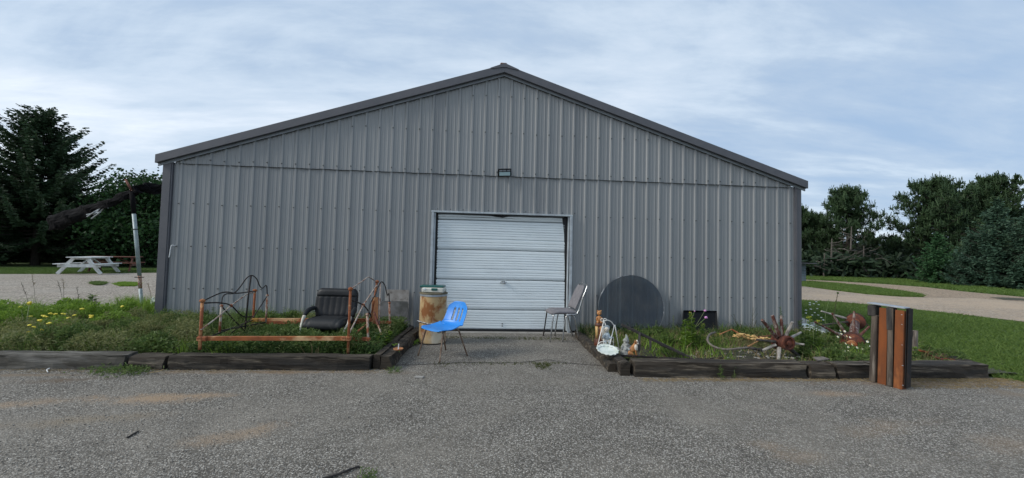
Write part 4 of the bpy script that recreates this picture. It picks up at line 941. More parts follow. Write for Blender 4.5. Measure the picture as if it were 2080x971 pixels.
def D(x, y, z): return dg_p+Vector((x*s_, y*s_, z*s_))
b = MB(); b.ball(D(.036, -.036, .115), .030*s_, 10, (.9, .8, 1.5)); b.ball(D(.062, -.036, .170), .020*s_, 10, (1, .9, .85)); b.tube([D(.044, -.045, .215), D(.058, -.046, .185)], [.009*s_, .012*s_], 8); b.build('white_bib', 'fur_white', dg, smooth=True)
b = MB(); b.ball(D(.078, -.050, .176), .007*s_, 8); b.ball(D(.048, -.056, .192), .0055*s_, 6); b.ball(D(.070, -.034, .196), .0055*s_, 6); b.build('nose_and_eyes', 'tray', dg)
b = MB(); b.ball(D(.020, -.040, .188), .014*s_, 8, (.6, .5, 1.7)); b.ball(D(.062, .012, .190), .014*s_, 8, (.6, .5, 1.7)); b.build('ear', 'fur_brown', dg, smooth=True)

# ------------------------------------------------------------------ black iron handrail piece lying in the bed
YH = -2.12
hr = empty('iron_handrail', gp(1300, 727, .12), 'black iron stair handrail section lying tilted across the right bed', 'handrail')
b = MB(); b.beam(at(1262, 659, YH+.25), at(1392, 722, YH+.05), .030, .034, bev=.004); b.build('top_rail', 'stick', hr)
b = MB(); b.beam(at(1299, 676, YH+.18), at(1298, 723, YH), .028, .022); b.build('baluster', 'stick', hr)
b = MB(); b.beam(at(1321, 687, YH+.45), at(1321, 712, YH+.40), .028, .022); b.build('baluster', 'stick', hr)
b = MB(); b.beam(at(1256, 722, YH), at(1330, 726, YH-.02), .022, .022); b.build('bottom_rail', 'dark_iron', hr)
b = MB(); b.tube(spline([at(1330, 725.5, YH), at(1400, 729, YH), at(1470, 727, YH)], 4), .010, 6); setp(b.build('dark_rod', 'dark_iron'), 'thin dark rod lying behind the right bed timber', 'rod')

# ------------------------------------------------------------------ wagon wheel remains
def spoke(par, a, b_, w, m, w2=None):
    w = w*1.25
    a, b_ = Vector(a), Vector(b_); k = MB(); pts = [a.lerp(b_, t) for t in (0, .25, .5, .75, 1)]; w2 = w2 or w*.8
    k.tube(pts, [w, w*.95, (w+w2)/2*.95, w2, w2*.92], 7); return k.build('spoke', m, par, smooth=False)
YW = -1.98
wh = empty('wagon_wheel_hub', gp(1588, 735, .1), 'broken wooden wagon wheel hub with red-rust drum and ragged spokes, left of the steel bundle', 'wheel hub', 'broken wagon wheel hubs')
hc = at(1588, 694, YW+.12); ax = (at(1602, 696, YW-.02)-at(1584, 692, YW+.12)).normalized()
hub_r = (at(1588, 678, YW)-at(1588, 708, YW)).length/2*1.15
b = MB(); b.lathe([(.04, -.075), (hub_r*.95, -.07), (hub_r*1.05, -.06), (hub_r*1.05, -.045), (hub_r*.80, -.03), (hub_r*.75, .03), (hub_r*.82, .05), (hub_r*.60, .07), (hub_r*.60, .10)], hc, ax, n=24); smoothstep_angle(b.build('hub', 'hub', wh))
b = MB(); b.lathe([(hub_r*.55, .06), (hub_r*.86, .075), (hub_r*.86, .115), (hub_r*.66, .118), (hub_r*.60, .09), (hub_r*.30, .088), (hub_r*.28, .125), (hub_r*.1, .128)], hc, ax, n=24); smoothstep_angle(b.build('cap_ring', 'hub', wh))
for (px, py, m_, w_, hx, hy) in [(1548, 650, 'spoke_red', .020, 1576, 684), (1569, 641, 'spoke_red', .023, 1583, 682), (1587, 641, 'spoke_red', .018, 1588, 680), (1610, 654, 'spoke_grey', .020, 1596, 682),
    (1627, 675, 'spoke_grey', .016, 1606, 686), (1634, 700, 'spoke_grey', .014, 1608, 697), (1630, 730, 'dark_wood', .024, 1602, 706), (1581, 731, 'spoke_grey', .024, 1583, 706), (1546, 713, 'spoke_grey', .017, 1577, 700), (1537, 690, 'dark_wood', .016, 1575, 694)]:
    spoke(wh, at(hx, hy, YW+.10), at(px, py, YW+random.uniform(.0, .2)), w_, m_)
# double hub with axle further back
YX = -1.35
ah = empty('wagon_axle', gp(1733, 722, .05), 'pair of red-rust wagon hubs on one axle with splayed spokes, behind the daisies', 'wheel hub', 'broken wagon wheel hubs')
h1 = at(1731, 695, YX-.05); h2 = at(1738, 652, YX+.85)
axd = (h2-h1).normalized()
b = MB(); b.tube([h1, h2], [.065, .06], 12); b.build('axle', 'spoke_red', ah, smooth=True)
for c_, rr_ in ((h1, .135), (h2, .125)):
    b = MB(); b.lathe([(.03, -.14), (.055, -.13), (.060, -.09), (rr_*.9, -.07), (rr_*1.1, -.055), (rr_*1.1, -.03), (rr_*.78, -.02), (rr_*.78, .01), (rr_*1.05, .02), (rr_*1.05, .045), (rr_*.7, .06)], c_, axd, n=22); smoothstep_angle(b.build('hub', 'hub', ah))
    for o_, q_ in ((-.058, 1.13), (.03, 1.08)):
        b = MB(); b.lathe([(rr_*.9, 0), (rr_*q_, .002), (rr_*q_, .014), (rr_*.9, .016)], c_+axd*o_, axd, n=22); smoothstep_angle(b.build('hub_band', 'dark_iron', ah))
    b = MB(); b.lathe([(.045, -.165), (.066, -.16), (.066, -.13), (.045, -.125)], c_, axd, n=18); smoothstep_angle(b.build('cap_ring', 'rust', ah))
for (px, py, hx, hy, dy, m_) in [(1668, 632, 1722, 648, .9, 'spoke_grey'), (1690, 636, 1718, 678, .25, 'spoke_red'), (1655, 654, 1716, 686, -.05, 'spoke_red'), (1735, 632, 1734, 676, .0, 'spoke_red'), (1766, 663, 1742, 686, -.02, 'spoke_red'),
    (1768, 718, 1744, 702, -.1, 'spoke_grey'), (1672, 660, 1722, 654, .85, 'dark_wood'), (1774, 700, 1746, 692, .1, 'dark_wood'), (1762, 660, 1748, 652, .85, 'spoke_red')]:
    spoke(ah, at(hx, hy, YX+dy), at(px, py, YX+dy+random.uniform(-.05, .1)), .018, m_, .015)
# bent wheel rim and rail pieces
rm = empty('wheel_rim', gp(1470, 716, .06), 'curved grey wooden wheel rim segment lying in the weeds right of the black tray', 'wheel rim')
b = MB(); b.tube(spline([at(1452, 675, -1.3), at(1442, 679, -1.45), at(1437, 689, -1.62), at(1442, 699, -1.72), at(1455, 706, -1.80), at(1475, 710, -1.84), at(1500, 708, -1.84), at(1520, 706, -1.8)], 4), [.015]*29, 7); b.build('rim_segment', 'grey_wood', rm, smooth=True)
b = MB(); b.tube([at(1516, 706, -1.8), at(1546, 711, -1.82)], [.018, .022], 7); b.build('charred_end', 'dark_wood', rm, smooth=True)
for i, (a, c_, m_, w_, lb) in enumerate([((1462, 679, -1.1), (1486, 669, -1.0), 'terracotta', .010, 'thin orange-brown stick above the curved rim, pointing up to the right'),
    ((1486, 669, -1.0), (1523, 690, -1.1), 'rust', .013, 'rusty rod end beside the pale rotten wood scraps'),
    ((1519, 704, -1.6), (1545, 690, -1.3), 'carved', .010, 'short orange stick leaning on the rusty strap left of the hub'),
    ((1536, 689, -1.5), (1580, 694, -1.45), 'rust', .012, 'flat rusty strap running into the broken hub from the left'),
    ((1540, 685, -1.2), (1570, 681, -1.15), 'hub', .012, 'red flaking stick lying behind the broken hub'),
    ((1340, 700, -1.9), (1416, 731, -2.15), 'dark_wood', .013, 'dark charred stick resting on the grass near the handrail end')]):
    b = MB(); b.tube([at(*a), at(*c_)], [w_, w_*.8], 6); setp(b.build('stick', m_), lb, 'stick')
# rotten wood scraps (uncountable crumble)
b = MB()
for i in range(60):
    u = random.random(); p = at(1490+u*75, 676+u*10+random.uniform(-3, 5), -1.2+random.uniform(-.15, .2)); p.z = max(p.z-.02, .07)
    b.cbox(p, (random.uniform(.02, .08), random.uniform(.015, .04), random.uniform(.01, .025)), .003, Matrix.Rotation(random.uniform(0, 3), 3, 'Z') @ Matrix.Rotation(random.uniform(-.4, .4), 3, 'X'))
setp(b.build('rotten_wood_scraps', 'carved_pale'), 'crumbled orange and cream rotten wood scraps left of the broken hub', 'wood scraps', kind='stuff')
b = MB()
for i in range(140):
    p = gp(random.uniform(1400, 1700), random.uniform(702, 728), .07); 
    b.cbox(p, (random.uniform(.01, .05), random.uniform(.01, .04), random.uniform(.006, .02)), .003, Matrix.Rotation(random.uniform(0, 3), 3, 'Z'))
setp(b.build('stone_litter', 'concrete'), 'grey stones and chips scattered over the soil of the right bed', 'stones', kind='stuff')

# white painted board on the ground and whitish sheet by the corner
b = MB(); b.beam(at(1648, 699, -1.0), at(1722, 707, -1.15), .10, .045, bev=.006); setp(b.build('white_board', 'white_paint'), 'white painted board lying on the ground left of the wagon hubs', 'board')
b = MB(); b.beam(at(1630, 658, .1), at(1668, 678, -.25), .28, .02, bev=.004); setp(b.build('pale_sheet', 'dish'), 'pale mossy sheet lying beside the right building corner', 'sheet')

# ------------------------------------------------------------------ upright bundle of steel and wood
A0 = gp(1768, 776); B0 = gp(1840, 794); ud = (B0-A0); Lb = ud.length; ud.normalize(); vd = Vector((-ud.y, ud.x, 0))
if vd.dot(CLOC-A0) > 0: vd = -vd
A0 = A0-ud*.012
HB = (at(1768, 618, A0.y)-at(1768, 776, A0.y)).length
sb = empty('steel_bundle', (A0+B0)/2, 'waist-high upright bundle of rusty orange steel plates and grey posts on the asphalt', 'scrap bundle')
def blk(u0, u1, v0, v1, z0, z1, nm, m_, bev=.004, lean=0):
    c = A0+ud*((u0+u1)/2*Lb)+vd*((v0+v1)/2); rot = Matrix((ud, vd, Vector((0, 0, 1)))).transposed()
    b = MB(); b.cbox(c+Vector((0, 0, (z0+z1)/2)), ((u1-u0)*Lb, abs(v1-v0), z1-z0), bev, rot)
    if lean: b.v = [v+ud*(lean*(v.z-z0)) for v in b.v]
    o = b.build(nm, m_, sb); return o
blk(-.02, .16, .0, .12, .0, HB-.12, 'post', 'bundle_wood', .008, .04); blk(-.03, .21, -.006, .13, HB-.135, HB-.012, 'charred_cap', 'dark_wood', .008, .0)
blk(.20, .50, .030, .040, .0, HB-.03, 'steel_plate', 'rust_sheet', .002, .03); blk(.46, .485, .0, .036, .002, HB-.03, 'plate_flange', 'rust_sheet', .002, .03)
blk(.50, .66, .0, .10, .0, HB-.02, 'post', 'bundle_wood', .008, .02); blk(.525, .69, -.004, .09, HB*.70, HB-.015, 'charred_cap', 'dark_wood', .006, .0)
blk(.69, .93, .005, .018, .0, HB-.035, 'steel_plate', 'rust_sheet', .002, .03); blk(.91, .935, .004, .09, .001, HB-.04, 'plate_flange', 'rust_sheet', .002, .03)
blk(.955, .975, .03, .12, .02, HB-.01, 'steel_edge', 'dark_iron', .002, .03); blk(.99, 1.005, .04, .13, .02, HB-.015, 'steel_edge', 'dark_iron', .002, .035)
blk(.20, .92, .06, .12, .01, HB-.05, 'core_board', 'dark_wood', .004, .03)
b = MB(); q = [A0+ud*(-.03*Lb)+vd*-.01, A0+ud*(1.04*Lb)+vd*.0, A0+ud*(1.02*Lb)+vd*.13, A0+ud*(.0*Lb)+vd*.12]; q = [v+Vector((0, 0, HB+.002-.018*i_)) for v, i_ in zip(q, (0, 1, 1, 0))]
b.add(q+[v+Vector((0, 0, .014)) for v in q], [(3, 2, 1, 0), (4, 5, 6, 7), (0, 1, 5, 4), (1, 2, 6, 5), (2, 3, 7, 6), (3, 0, 4, 7)]); b.build('top_sheet', 'alu', sb, bevel=.003)
b = MB()
for zz_ in (.05, .26, .48, .70, HB-.08): b.box(A0+ud*(.95*Lb)+vd*.01+Vector((0, 0, zz_)), (.013, .013, .006), Matrix.Rotation(.6, 3, 'Z'))
b.build('wire_tie', 'alu', sb)
# grey stake behind the bundle, debris on the right
st = empty('grey_stake', gp(1850, 718, .05), 'split grey wooden stake standing in the bed behind the steel bundle', 'stake')
b = MB(); b.tube([at(1859, 716, -2.0), at(1858, 690, -2.0), at(1860, 671, -2.0)], [.028, .032, .026], 6); b.build('upright', 'grey_wood', st)
b = MB(); b.beam(at(1842, 680, -1.98), at(1858, 680, -1.98), .03, .10); b.build('cross_piece', 'dark_wood', st)
b = MB(); b.tube([at(1898, 733, -2.3), at(1950, 751, -2.5)], .005, 6); setp(b.build('stick', 'grey_wood'), 'thin pale stick lying across the rightmost timber', 'stick')
for a, c_, m_, w_, lb in [((1845, 707, -1.8), (1885, 716, -2.0), 'rust', .014, 'rusty bar pointing from the steel bundle to the bed end'), ((1862, 706, -1.7), (1915, 728, -2.1), 'dark_wood', .018, 'dark branch lying beside the rusty lattice'), ((1885, 714, -1.9), (1920, 727, -2.1), 'hub', .014, 'short reddish rusty bar near the right bed end')]:
    b = MB(); b.tube([at(*a), at(*c_)], w_, 6); setp(b.build('scrap_bar', m_), lb, 'scrap')
lt = empty('rusty_lattice', gp(1905, 728, .1), 'flat rusty iron lattice lying on the soil near the right bed end', 'scrap')
for i in range(5):
    b = MB(); p = gp(1880+i*8, 716+i*3, .12); b.beam(p, p+Vector((.10, -.16, 0)), .012, .012); b.build('bar', 'hub', lt)
b = MB(); b.beam(gp(1878, 717, .13), gp(1916, 731, .13), .012, .012); b.build('long_bar', 'hub', lt); b = MB(); b.beam(gp(1892, 712, .13), gp(1925, 724, .13), .012, .012); b.build('long_bar', 'hub', lt)

# ------------------------------------------------------------------ left: leaning pole with black tarp
YP = .80
po = gp(291, 650, 0.0)
pl = empty('awning_pole', po, 'leaning galvanised pole with black wrapped top holding up a black tarp', 'pole')
def P_(px, py): return at(px, py, po.y)
b = MB(); b.tube([P_(291, 652), P_(285, 585)], .027, 12); b.build('lower_pipe', 'galv', pl, smooth=True)
b = MB(); b.tube([P_(285, 586), P_(283.5, 560)], .028, 12); b.build('rusty_joint', 'rust_paint', pl, smooth=True)
b = MB(); b.tube([P_(283.5, 560), P_(272, 434)], .030, 12); b.build('upper_pipe', 'galv', pl, smooth=True)
b = MB(); b.tube([P_(272, 434), P_(268, 390)], [.034, .040], 12); b.build('wrapped_top', 'tarp', pl, smooth=True)
b = MB(); b.tube([P_(268, 388), P_(255, 365)], [.022, .018], 8); b.build('bare_tip', 'brown_wood', pl, smooth=True)
b = MB(); b.tube([P_(281, 563)+Vector((-.03, -.04, 0)), P_(296, 563)+Vector((0, -.04, 0))], .008, 6); b.tube([P_(274.8, 465), P_(274.9, 467)], .032, 10); b.build('clamp', 'dark_iron', pl)
ta = empty('black_tarp', P_(240, 410), 'sagging black tarp sling stretched from the building corner over the leaning pole', 'tarp')
ctr = [(345, 383, 1.1, .125), (318, 384, 1.0, .12), (296, 381, .9, .125), (280, 386, .8, .12), (262, 394, .8, .11), (240, 404, .85, .105), (218, 414, .9, .10), (196, 422, 1.0, .13), (172, 431, 1.1, .16), (148, 439, 1.2, .19), (128, 446, 1.3, .22), (104, 454, 1.4, .20)]
pp = spline([at(a, b_, c_) for a, b_, c_, _ in ctr], 4); ww = np.interp(np.linspace(0, 1, len(pp)), np.linspace(0, 1, len(ctr)), [c_[3] for c_ in ctr])
vs = []; fs = []; K = 14
for i, p in enumerate(pp):
    for k in range(K):
        a = 2*pi*k/K; rr_ = ww[i]*(1+random.uniform(-.17, .17)+.08*sin(i*.7+k)); vs.append(p+Vector((.05*sin(i+k), rr_*.45*cos(a), rr_*sin(a)*.72)))
for i in range(len(pp)-1):
    for k in range(K): fs.append((i*K+k, i*K+(k+1) % K, (i+1)*K+(k+1) % K, (i+1)*K+k))
fs += [tuple(range(K)), tuple(range(len(pp)*K-1, (len(pp)-1)*K-1, -1))]
b = MB(); b.add(vs, fs); b.build('cloth', 'tarp', ta)
fr_ = empty('bent_tubes', at(200, 425, 1.0), 'bent aluminium tubes dangling from the black tarp', 'tubes')
for a, c_ in (((212, 419), (203, 431)), ((208, 421), (192, 430)), ((203, 431), (186, 444)), ((192, 430), (177, 440)), ((200, 427), (190, 436)), ((203, 431), (176, 436))):
    b = MB(); b.tube([at(a[0], a[1], .9), at(c_[0], c_[1], .95)], .011, 6); b.build('tube', 'alu', fr_)

# ------------------------------------------------------------------ picnic tables
def picnic(origin, rz, m, label, L=1.83, top_w=.74, grp='picnic tables by the trees'):
    """long axis = local y; origin = near end centre on the ground"""
    e = empty('picnic_table', origin, label, 'picnic table', grp); xf = Matrix.Translation(origin) @ Matrix.Rotation(rz, 4, 'Z')
    for i in range(5): b = MB(xf); x = -top_w/2+top_w*(i+.5)/5; b.cbox((x, L/2, .745), (top_w/5-.010, L+.10, .036), .004); b.build('top_plank', m, e)
    for sx in (-1, 1):
        for i in (0, 1): b = MB(xf); b.cbox((sx*(.60+i*.13), L/2, .445), (.12, L+.10, .036), .004); b.build('bench_plank', m, e)
    for yy in (.20, L-.20):
        for sx in (-1, 1): b = MB(xf); b.beam((sx*.74, yy, .0), (sx*.22, yy+.0, .72), .13, .045, up=(0, 1, 0)); b.build('leg', m, e)
        b = MB(xf); b.cbox((0, yy-.045, .37), (1.46, .04, .14), .003); b.build('bench_bearer', m, e)
        b = MB(xf); b.cbox((0, yy+.04, .69), (.68, .038, .08), .003); b.build('top_bearer', m, e)
        b = MB(xf); b.beam((0, yy+.06, .42), (0, L/2-(.1 if yy < 1 else -.1), .70), .06, .04); b.build('brace', m, e)
    return e
w0, w1 = gp(120, 556.5), gp(192, 557); mid = (w0+w1)/2; ang = math.atan2(w1.y-w0.y, w1.x-w0.x)
vd_ = ray(155, 540); ang = math.atan2(vd_.y, vd_.x)-pi/2; mid = gp(155, 557)
picnic(mid, ang-R(27), 'white_paint', 'white painted picnic table on the edge of the gravel yard')
w2 = gp(282, 551.5); picnic(w2, ang+R(72), 'brown_wood', 'red-brown wooden picnic table behind the white one, beside the leaning pole')

# shed far right behind the building
sh = empty('small_shed', gp(1634, 572), 'small blue-grey boarded shed peeping out past the right corner of the building', 'shed')
c = gp(1626, 572); 
vw = Vector((CR.x, CR.y, 0)).normalized(); 
for i in range(7):
    b = MB(); z0 = .05+i*.17; b.beam(c-Vector((1.0, 0, 0))+Vector((0, 0, z0+.08)), c+vw*.36+Vector((0, 0, z0+.08)), .05, .155, bev=.01); b.build('board', 'shed', sh)
b = MB(); b.beam(c-Vector((1.0, 0, -1.26)), c+vw*.45+Vector((0, 0, 1.24)), 1.6, .05); b.build('roof', 'trim', sh)
b = MB(); b.box(c+Vector((-.35, .55, .6)), (1.1, 1.0, 1.2)); b.build('box_body', 'shed', sh)

# ------------------------------------------------------------------ foliage
def quads(p0, p1, w, nrm_seed=None, rng=RNG):
    """n thin quads from p0 to p1 of width w, with random roll"""
    d = p1-p0; r = rng.normal(size=p0.shape); s = np.cross(d, r); s /= (np.linalg.norm(s, axis=1, keepdims=True)+1e-9); s = s*np.asarray(w).reshape(-1, 1)*.5
    V = np.stack([p0-s*.6, p0+s*.6, p1+s, p1-s], 1).reshape(-1, 3); F = np.arange(len(V)).reshape(-1, 4); return V, F
def blades(p0, p1, w, rng=RNG):
    """single triangles tapering to the tip"""
    d = p1-p0; r = rng.normal(size=p0.shape); r[:, 2] *= .15; s = np.cross(d, r); s /= (np.linalg.norm(s, axis=1, keepdims=True)+1e-9); s = s*np.asarray(w).reshape(-1, 1)*.5
    V = np.stack([p0-s, p0+s, p1], 1).reshape(-1, 3); F = np.arange(len(V)).reshape(-1, 3); return V, F
def spruce_crown(h, Rr, seed, dens=1.0, base=.06, droop=.16, quad=(.20, .055), ex=.78):
    g = np.random.default_rng(seed); P0 = []; P1 = []; Wd = []; wood = MB()
    z = h*base; 
    while z < h*.985:
        t = z/h; L0 = Rr*(1-t)**ex*(.92+.16*g.random()); nb = int((7 if t < .8 else 5)*dens+g.random()*2)
        for k in range(nb):
            a = 2*pi*g.random(); L = L0*(.50+.60*g.random())
            if g.random() < .10: L *= 1.18
            up = .12+.55*t; npt = max(5, int(L/.13)); s = np.linspace(0.05, 1, npt)
            x = s*L; zz_ = z+x*up-droop*L*np.sin(s*pi*.62)**1.2*(1.5-t)+.20*L*s**4
            ca, sa = cos(a), sin(a); C = np.stack([x*ca, x*sa, zz_], 1)
            if L > .8: wood.tube([Vector(C[0]), Vector(C[npt//2]), Vector(C[-1])], [.018+.01*L, .014, .005], 4, cap=False)
            for i in range(npt):
                if s[i] < .12 and t < .85: continue
                tw = (.30*(1-s[i])+.13)*min(1, L)+.04; m = 5
                for sgn in (-1, 1):
                    ang = g.uniform(.6, 1.15, m)*sgn; ll = tw*g.uniform(.5, 1.15, m)
                    off = C[i]+g.normal(size=(m, 3))*.03
                    dx = np.cos(ang)*ca-np.sin(ang)*sa; dy = np.cos(ang)*sa+np.sin(ang)*ca
                    dirs = np.stack([dx, dy, g.uniform(-.55, .12, m)], 1)
                    P0.append(off); P1.append(off+dirs*ll[:, None]); Wd.append(g.uniform(.6, 1.2, m)*quad[1])
                P0.append(C[i:i+1]); P1.append(C[i:i+1]+np.array([[ca, sa, .25]])*quad[0]); Wd.append(np.array([quad[1]]))
        z += (.20+.05*g.random())*(1 if t < .7 else .8)
    # leader
    for k in range(8):
        p = np.array([[0, 0, h*(.93+.07*k/8)]]); a = g.random()*6.28; P0.append(p); P1.append(p+np.array([[cos(a)*.12, sin(a)*.12, .16]])); Wd.append(np.array([.04]))
    return np.concatenate(P0), np.concatenate(P1), np.concatenate(Wd), wood
def make_spruce(loc, h, Rr, seed, m, label, group, dens=1.0, **kw):
    e = empty('spruce_tree', loc, label, 'spruce tree', group)
    p0, p1, w, wood = spruce_crown(h, Rr, seed, dens, **kw); V, F = quads(p0, p1, w, rng=np.random.default_rng(seed)); V = V+np.array(loc)
    np_mesh('crown', V, F, m, e)
    wood.v = [v+Vector(loc) for v in wood.v]
    wood.tube([Vector(loc), Vector(loc)+Vector((0, 0, h*.5)), Vector(loc)+Vector((0, 0, h*.97))], [h*.022, h*.012, .01], 10); wood.build('trunk', 'bark', e, smooth=True)
    return e
def make_pine(loc, h, Rr, seed, label, group, base=.18, nl=46, tuft=.26, m='pine', upw=.55, dead=0, ntuft=20):
    """loose pine: ascending limbs ending in round needle tufts"""
    g = np.random.default_rng(seed); e = empty('pine_tree', loc, label, 'pine tree', group); loc = Vector(loc); wood = MB(); T0 = []
    for i in range(nl):
        t = base+(1-base)*(i/nl)**.9; z = h*t*.96; a = g.random()*6.28; L = Rr*min(1, (1.02-t)/.58)**.8*(.55+.60*g.random())
        if t < .35: L *= .85
        p = Vector((0, 0, z)); pts = [p.copy()]; d = Vector((cos(a), sin(a), upw*(.05+1.15*t**2)))
        for s in range(6):
            p = p+d*(L/6); d = d+Vector((g.normal()*.12, g.normal()*.12, .04+.15*t)); pts.append(p.copy())
            if s >= 1:
                for q in range(3):
                    off = Vector((g.normal()*.34, g.normal()*.34, g.normal()*.26+.16))*(.35+.12*L); c = p+off; T0.append(tuple(c)); wood.tube([p, c], [.012, .006], 3, cap=False)
        T0.append(tuple(p+d*.1)); wood.tube(pts, [.05*(1-k_/7)*(.5+.1*L) for k_ in range(7)], 5, cap=False)
    T0 = np.array(T0); fz = h/(T0[:, 2].max()+.35); T0[:, 2] *= fz; wood.v = [Vector((v.x, v.y, v.z*fz)) for v in wood.v]; n = len(T0); K = ntuft
    c = np.repeat(T0, K, 0); dr = g.normal(size=(n*K, 3)); dr[:, 2] += .95; dr /= np.linalg.norm(dr, axis=1, keepdims=True); ln_ = g.uniform(.6, 1.15, (n*K, 1))*tuft
    c1 = np.repeat(T0, 3, 0)+g.normal(size=(n*3, 3))*.08; up_ = np.stack([g.normal(size=n*3)*.16, g.normal(size=n*3)*.16, np.ones(n*3)], 1)
    c = np.concatenate([c, c1]); dr = np.concatenate([dr, up_]); ln_ = np.concatenate([ln_, g.uniform(.35, .62, (n*3, 1))])
    V, F = quads(c-dr*.05, c+dr*ln_, np.full(len(c), .055), rng=g); V = V+np.array(loc); np_mesh('crown', V, F, m, e)
    for i in range(dead):
        z = h*g.uniform(.08, .42); a = g.random()*6.28; L = Rr*g.uniform(.4, .9); p = Vector((0, 0, z)); pts = [p.copy()]; d = Vector((cos(a), sin(a), g.uniform(-.1, .2)))
        for s in range(5): p = p+d*(L/5); d = d+Vector((g.normal()*.15, g.normal()*.15, g.normal()*.1)); pts.append(p.copy())
        wood.tube(pts, [.03, .025, .02, .015, .01, .006], 4, cap=False)
    wood.tube([Vector((0, 0, 0)), Vector((.05, 0, h*.5)), Vector((0, .05, h*.95))], [h*.024, h*.016, .02], 8)
    wood.v = [v+loc for v in wood.v]; wood.build('trunk', 'bark', e, smooth=True); return e
def make_broadleaf(loc, h, Rr, seed, label, group, base=.12, nclump=90, per=120, leaf=.11, m='leaf', name='broadleaf_tree', cat='tree', spread=.55):
    g = np.random.default_rng(seed); e = empty(name, loc, label, cat, group); wood = MB(); C = []
    for i in range(nclump):
        t = base+(1-base)*g.random(); a = g.random()*6.28; rmax = Rr*math.sqrt(max(.03, 1-((t-.5)/.56)**2)); r_ = rmax*math.sqrt(g.random()); C.append((r_*cos(a), r_*sin(a), h*t))
        if i % 2 == 0: wood.tube([Vector((0, 0, h*t*.45)), Vector((r_*cos(a)*.5, r_*sin(a)*.5, h*t*.8)), Vector(C[-1])], [.05, .03, .008], 4, cap=False)
    C = np.array(C); c = np.repeat(C, per, 0); off = g.normal(size=c.shape)*spread*np.array([1, 1, .7]); p0 = c+off; d = g.normal(size=c.shape); d[:, 2] -= .2; d /= np.linalg.norm(d, axis=1, keepdims=True)
    V, F = quads(p0, p0+d*leaf*g.uniform(.7, 1.3, (len(c), 1)), np.full(len(c), leaf*.8), rng=g); np_mesh('crown', V+np.array(loc), F, m, e)
    wood.tube([Vector((0, 0, 0)), Vector((0, .1, h*.4)), Vector((.1, 0, h*.85))], [h*.022, h*.016, .03], 8); wood.v = [v+Vector(loc) for v in wood.v]; wood.build('trunk', 'bark', e, smooth=True); return e
def copy_tree(src, loc, rz, s, label):
    c = src.copy(); COL.objects.link(c); c.location = loc; c.rotation_euler = (0, 0, rz); c.scale = (s, s, s); c['label'] = label
    for ch in src.children:
        d = ch.copy(); COL.objects.link(d); d.parent = c
    return c
def at_depth_ground(px, depth):
    """ground point under pixel column px at a distance along the view"""
    d = ray(px, 520); p = CLOC+d*depth; return (p.x, p.y, -.03)
def hgt(px, py, depth): return (CLOC+ray(px, py)*depth).z
GL = 'dark trees behind the gravel yard'; GR = 'trees along the track on the right'
# left big spruce
dL = 24.0; p = at_depth_ground(72, dL); h = hgt(72, 214, dL)
big = make_spruce(p, h, 5.3, 11, 'spruce', 'tall dark spruce towering at the far left, tallest on that side', GL, dens=1.2, base=.10, quad=(.26, .07))
sp2 = make_spruce(at_depth_ground(-70, 23), hgt(-40, 330, 23), 3.6, 12, 'spruce', 'lower dark spruce cut by the left picture edge', GL, dens=1.1, base=.04, quad=(.26, .085))
copy_tree(sp2, at_depth_ground(175, 27), 1.7, .78, 'short dark spruce right behind the white picnic table')
copy_tree(sp2, at_depth_ground(20, 28), 2.9, .95, 'dark spruce filling in behind the trunk of the tallest left spruce')
copy_tree(sp2, at_depth_ground(128, 29), 4.1, .92, 'dark spruce standing between the tallest left spruce and the bent aluminium tubes')
copy_tree(sp2, at_depth_ground(330, 30), 5.2, .95, 'dark spruce half hidden by the left building corner')
bl = make_broadleaf(at_depth_ground(290, 25), hgt(290, 368, 25), 2.6, 21, 'green leafy tree rising behind the leaning pole', GL, nclump=110, per=110, leaf=.15)
copy_tree(bl, at_depth_ground(232, 27), 2.0, .82, 'lower leafy tree between the leaning pole and the white picnic table')
copy_tree(bl, at_depth_ground(345, 29), 4.0, 1.05, 'leafy tree mostly hidden behind the left building corner')
# far wood behind everything on both sides, reads as one dark mass
def far_wood(name, cols, label):
    g = np.random.default_rng(5); P0 = []
    for (px, dep, hh, wd) in cols:
        q = at_depth_ground(px, dep); n = int(5200*wd/4); c = np.stack([q[0]+g.normal(size=n)*wd*.45, q[1]+g.normal(size=n)*wd*.45, g.random(n)**.75*hh], 1); c[:, 2] *= 1-.35*g.random(n); P0.append(c)
    p0 = np.concatenate(P0); d = g.normal(size=p0.shape); d[:, 2] -= .1; d /= np.linalg.norm(d, axis=1, keepdims=True)
    V, F = quads(p0, p0+d*.55, np.full(len(p0), .22), rng=g); o = np_mesh(name, V, F, 'scrub'); return setp(o, label, 'wood', kind='stuff')
far_wood('far_wood', [(x_, 34, 3.4, 4.5) for x_ in range(-260, 420, 55)], 'dense dark wood closing the view behind the left trees')
far_wood('far_wood', [(x_, 46, 3.4 if x_ < 1850 else 4.2, 5.5) for x_ in range(1600, 2300, 45)]+[(x_, 40, 2.2, 4) for x_ in range(1600, 2300, 40)], 'dense dark thicket closing the view behind the right pines')
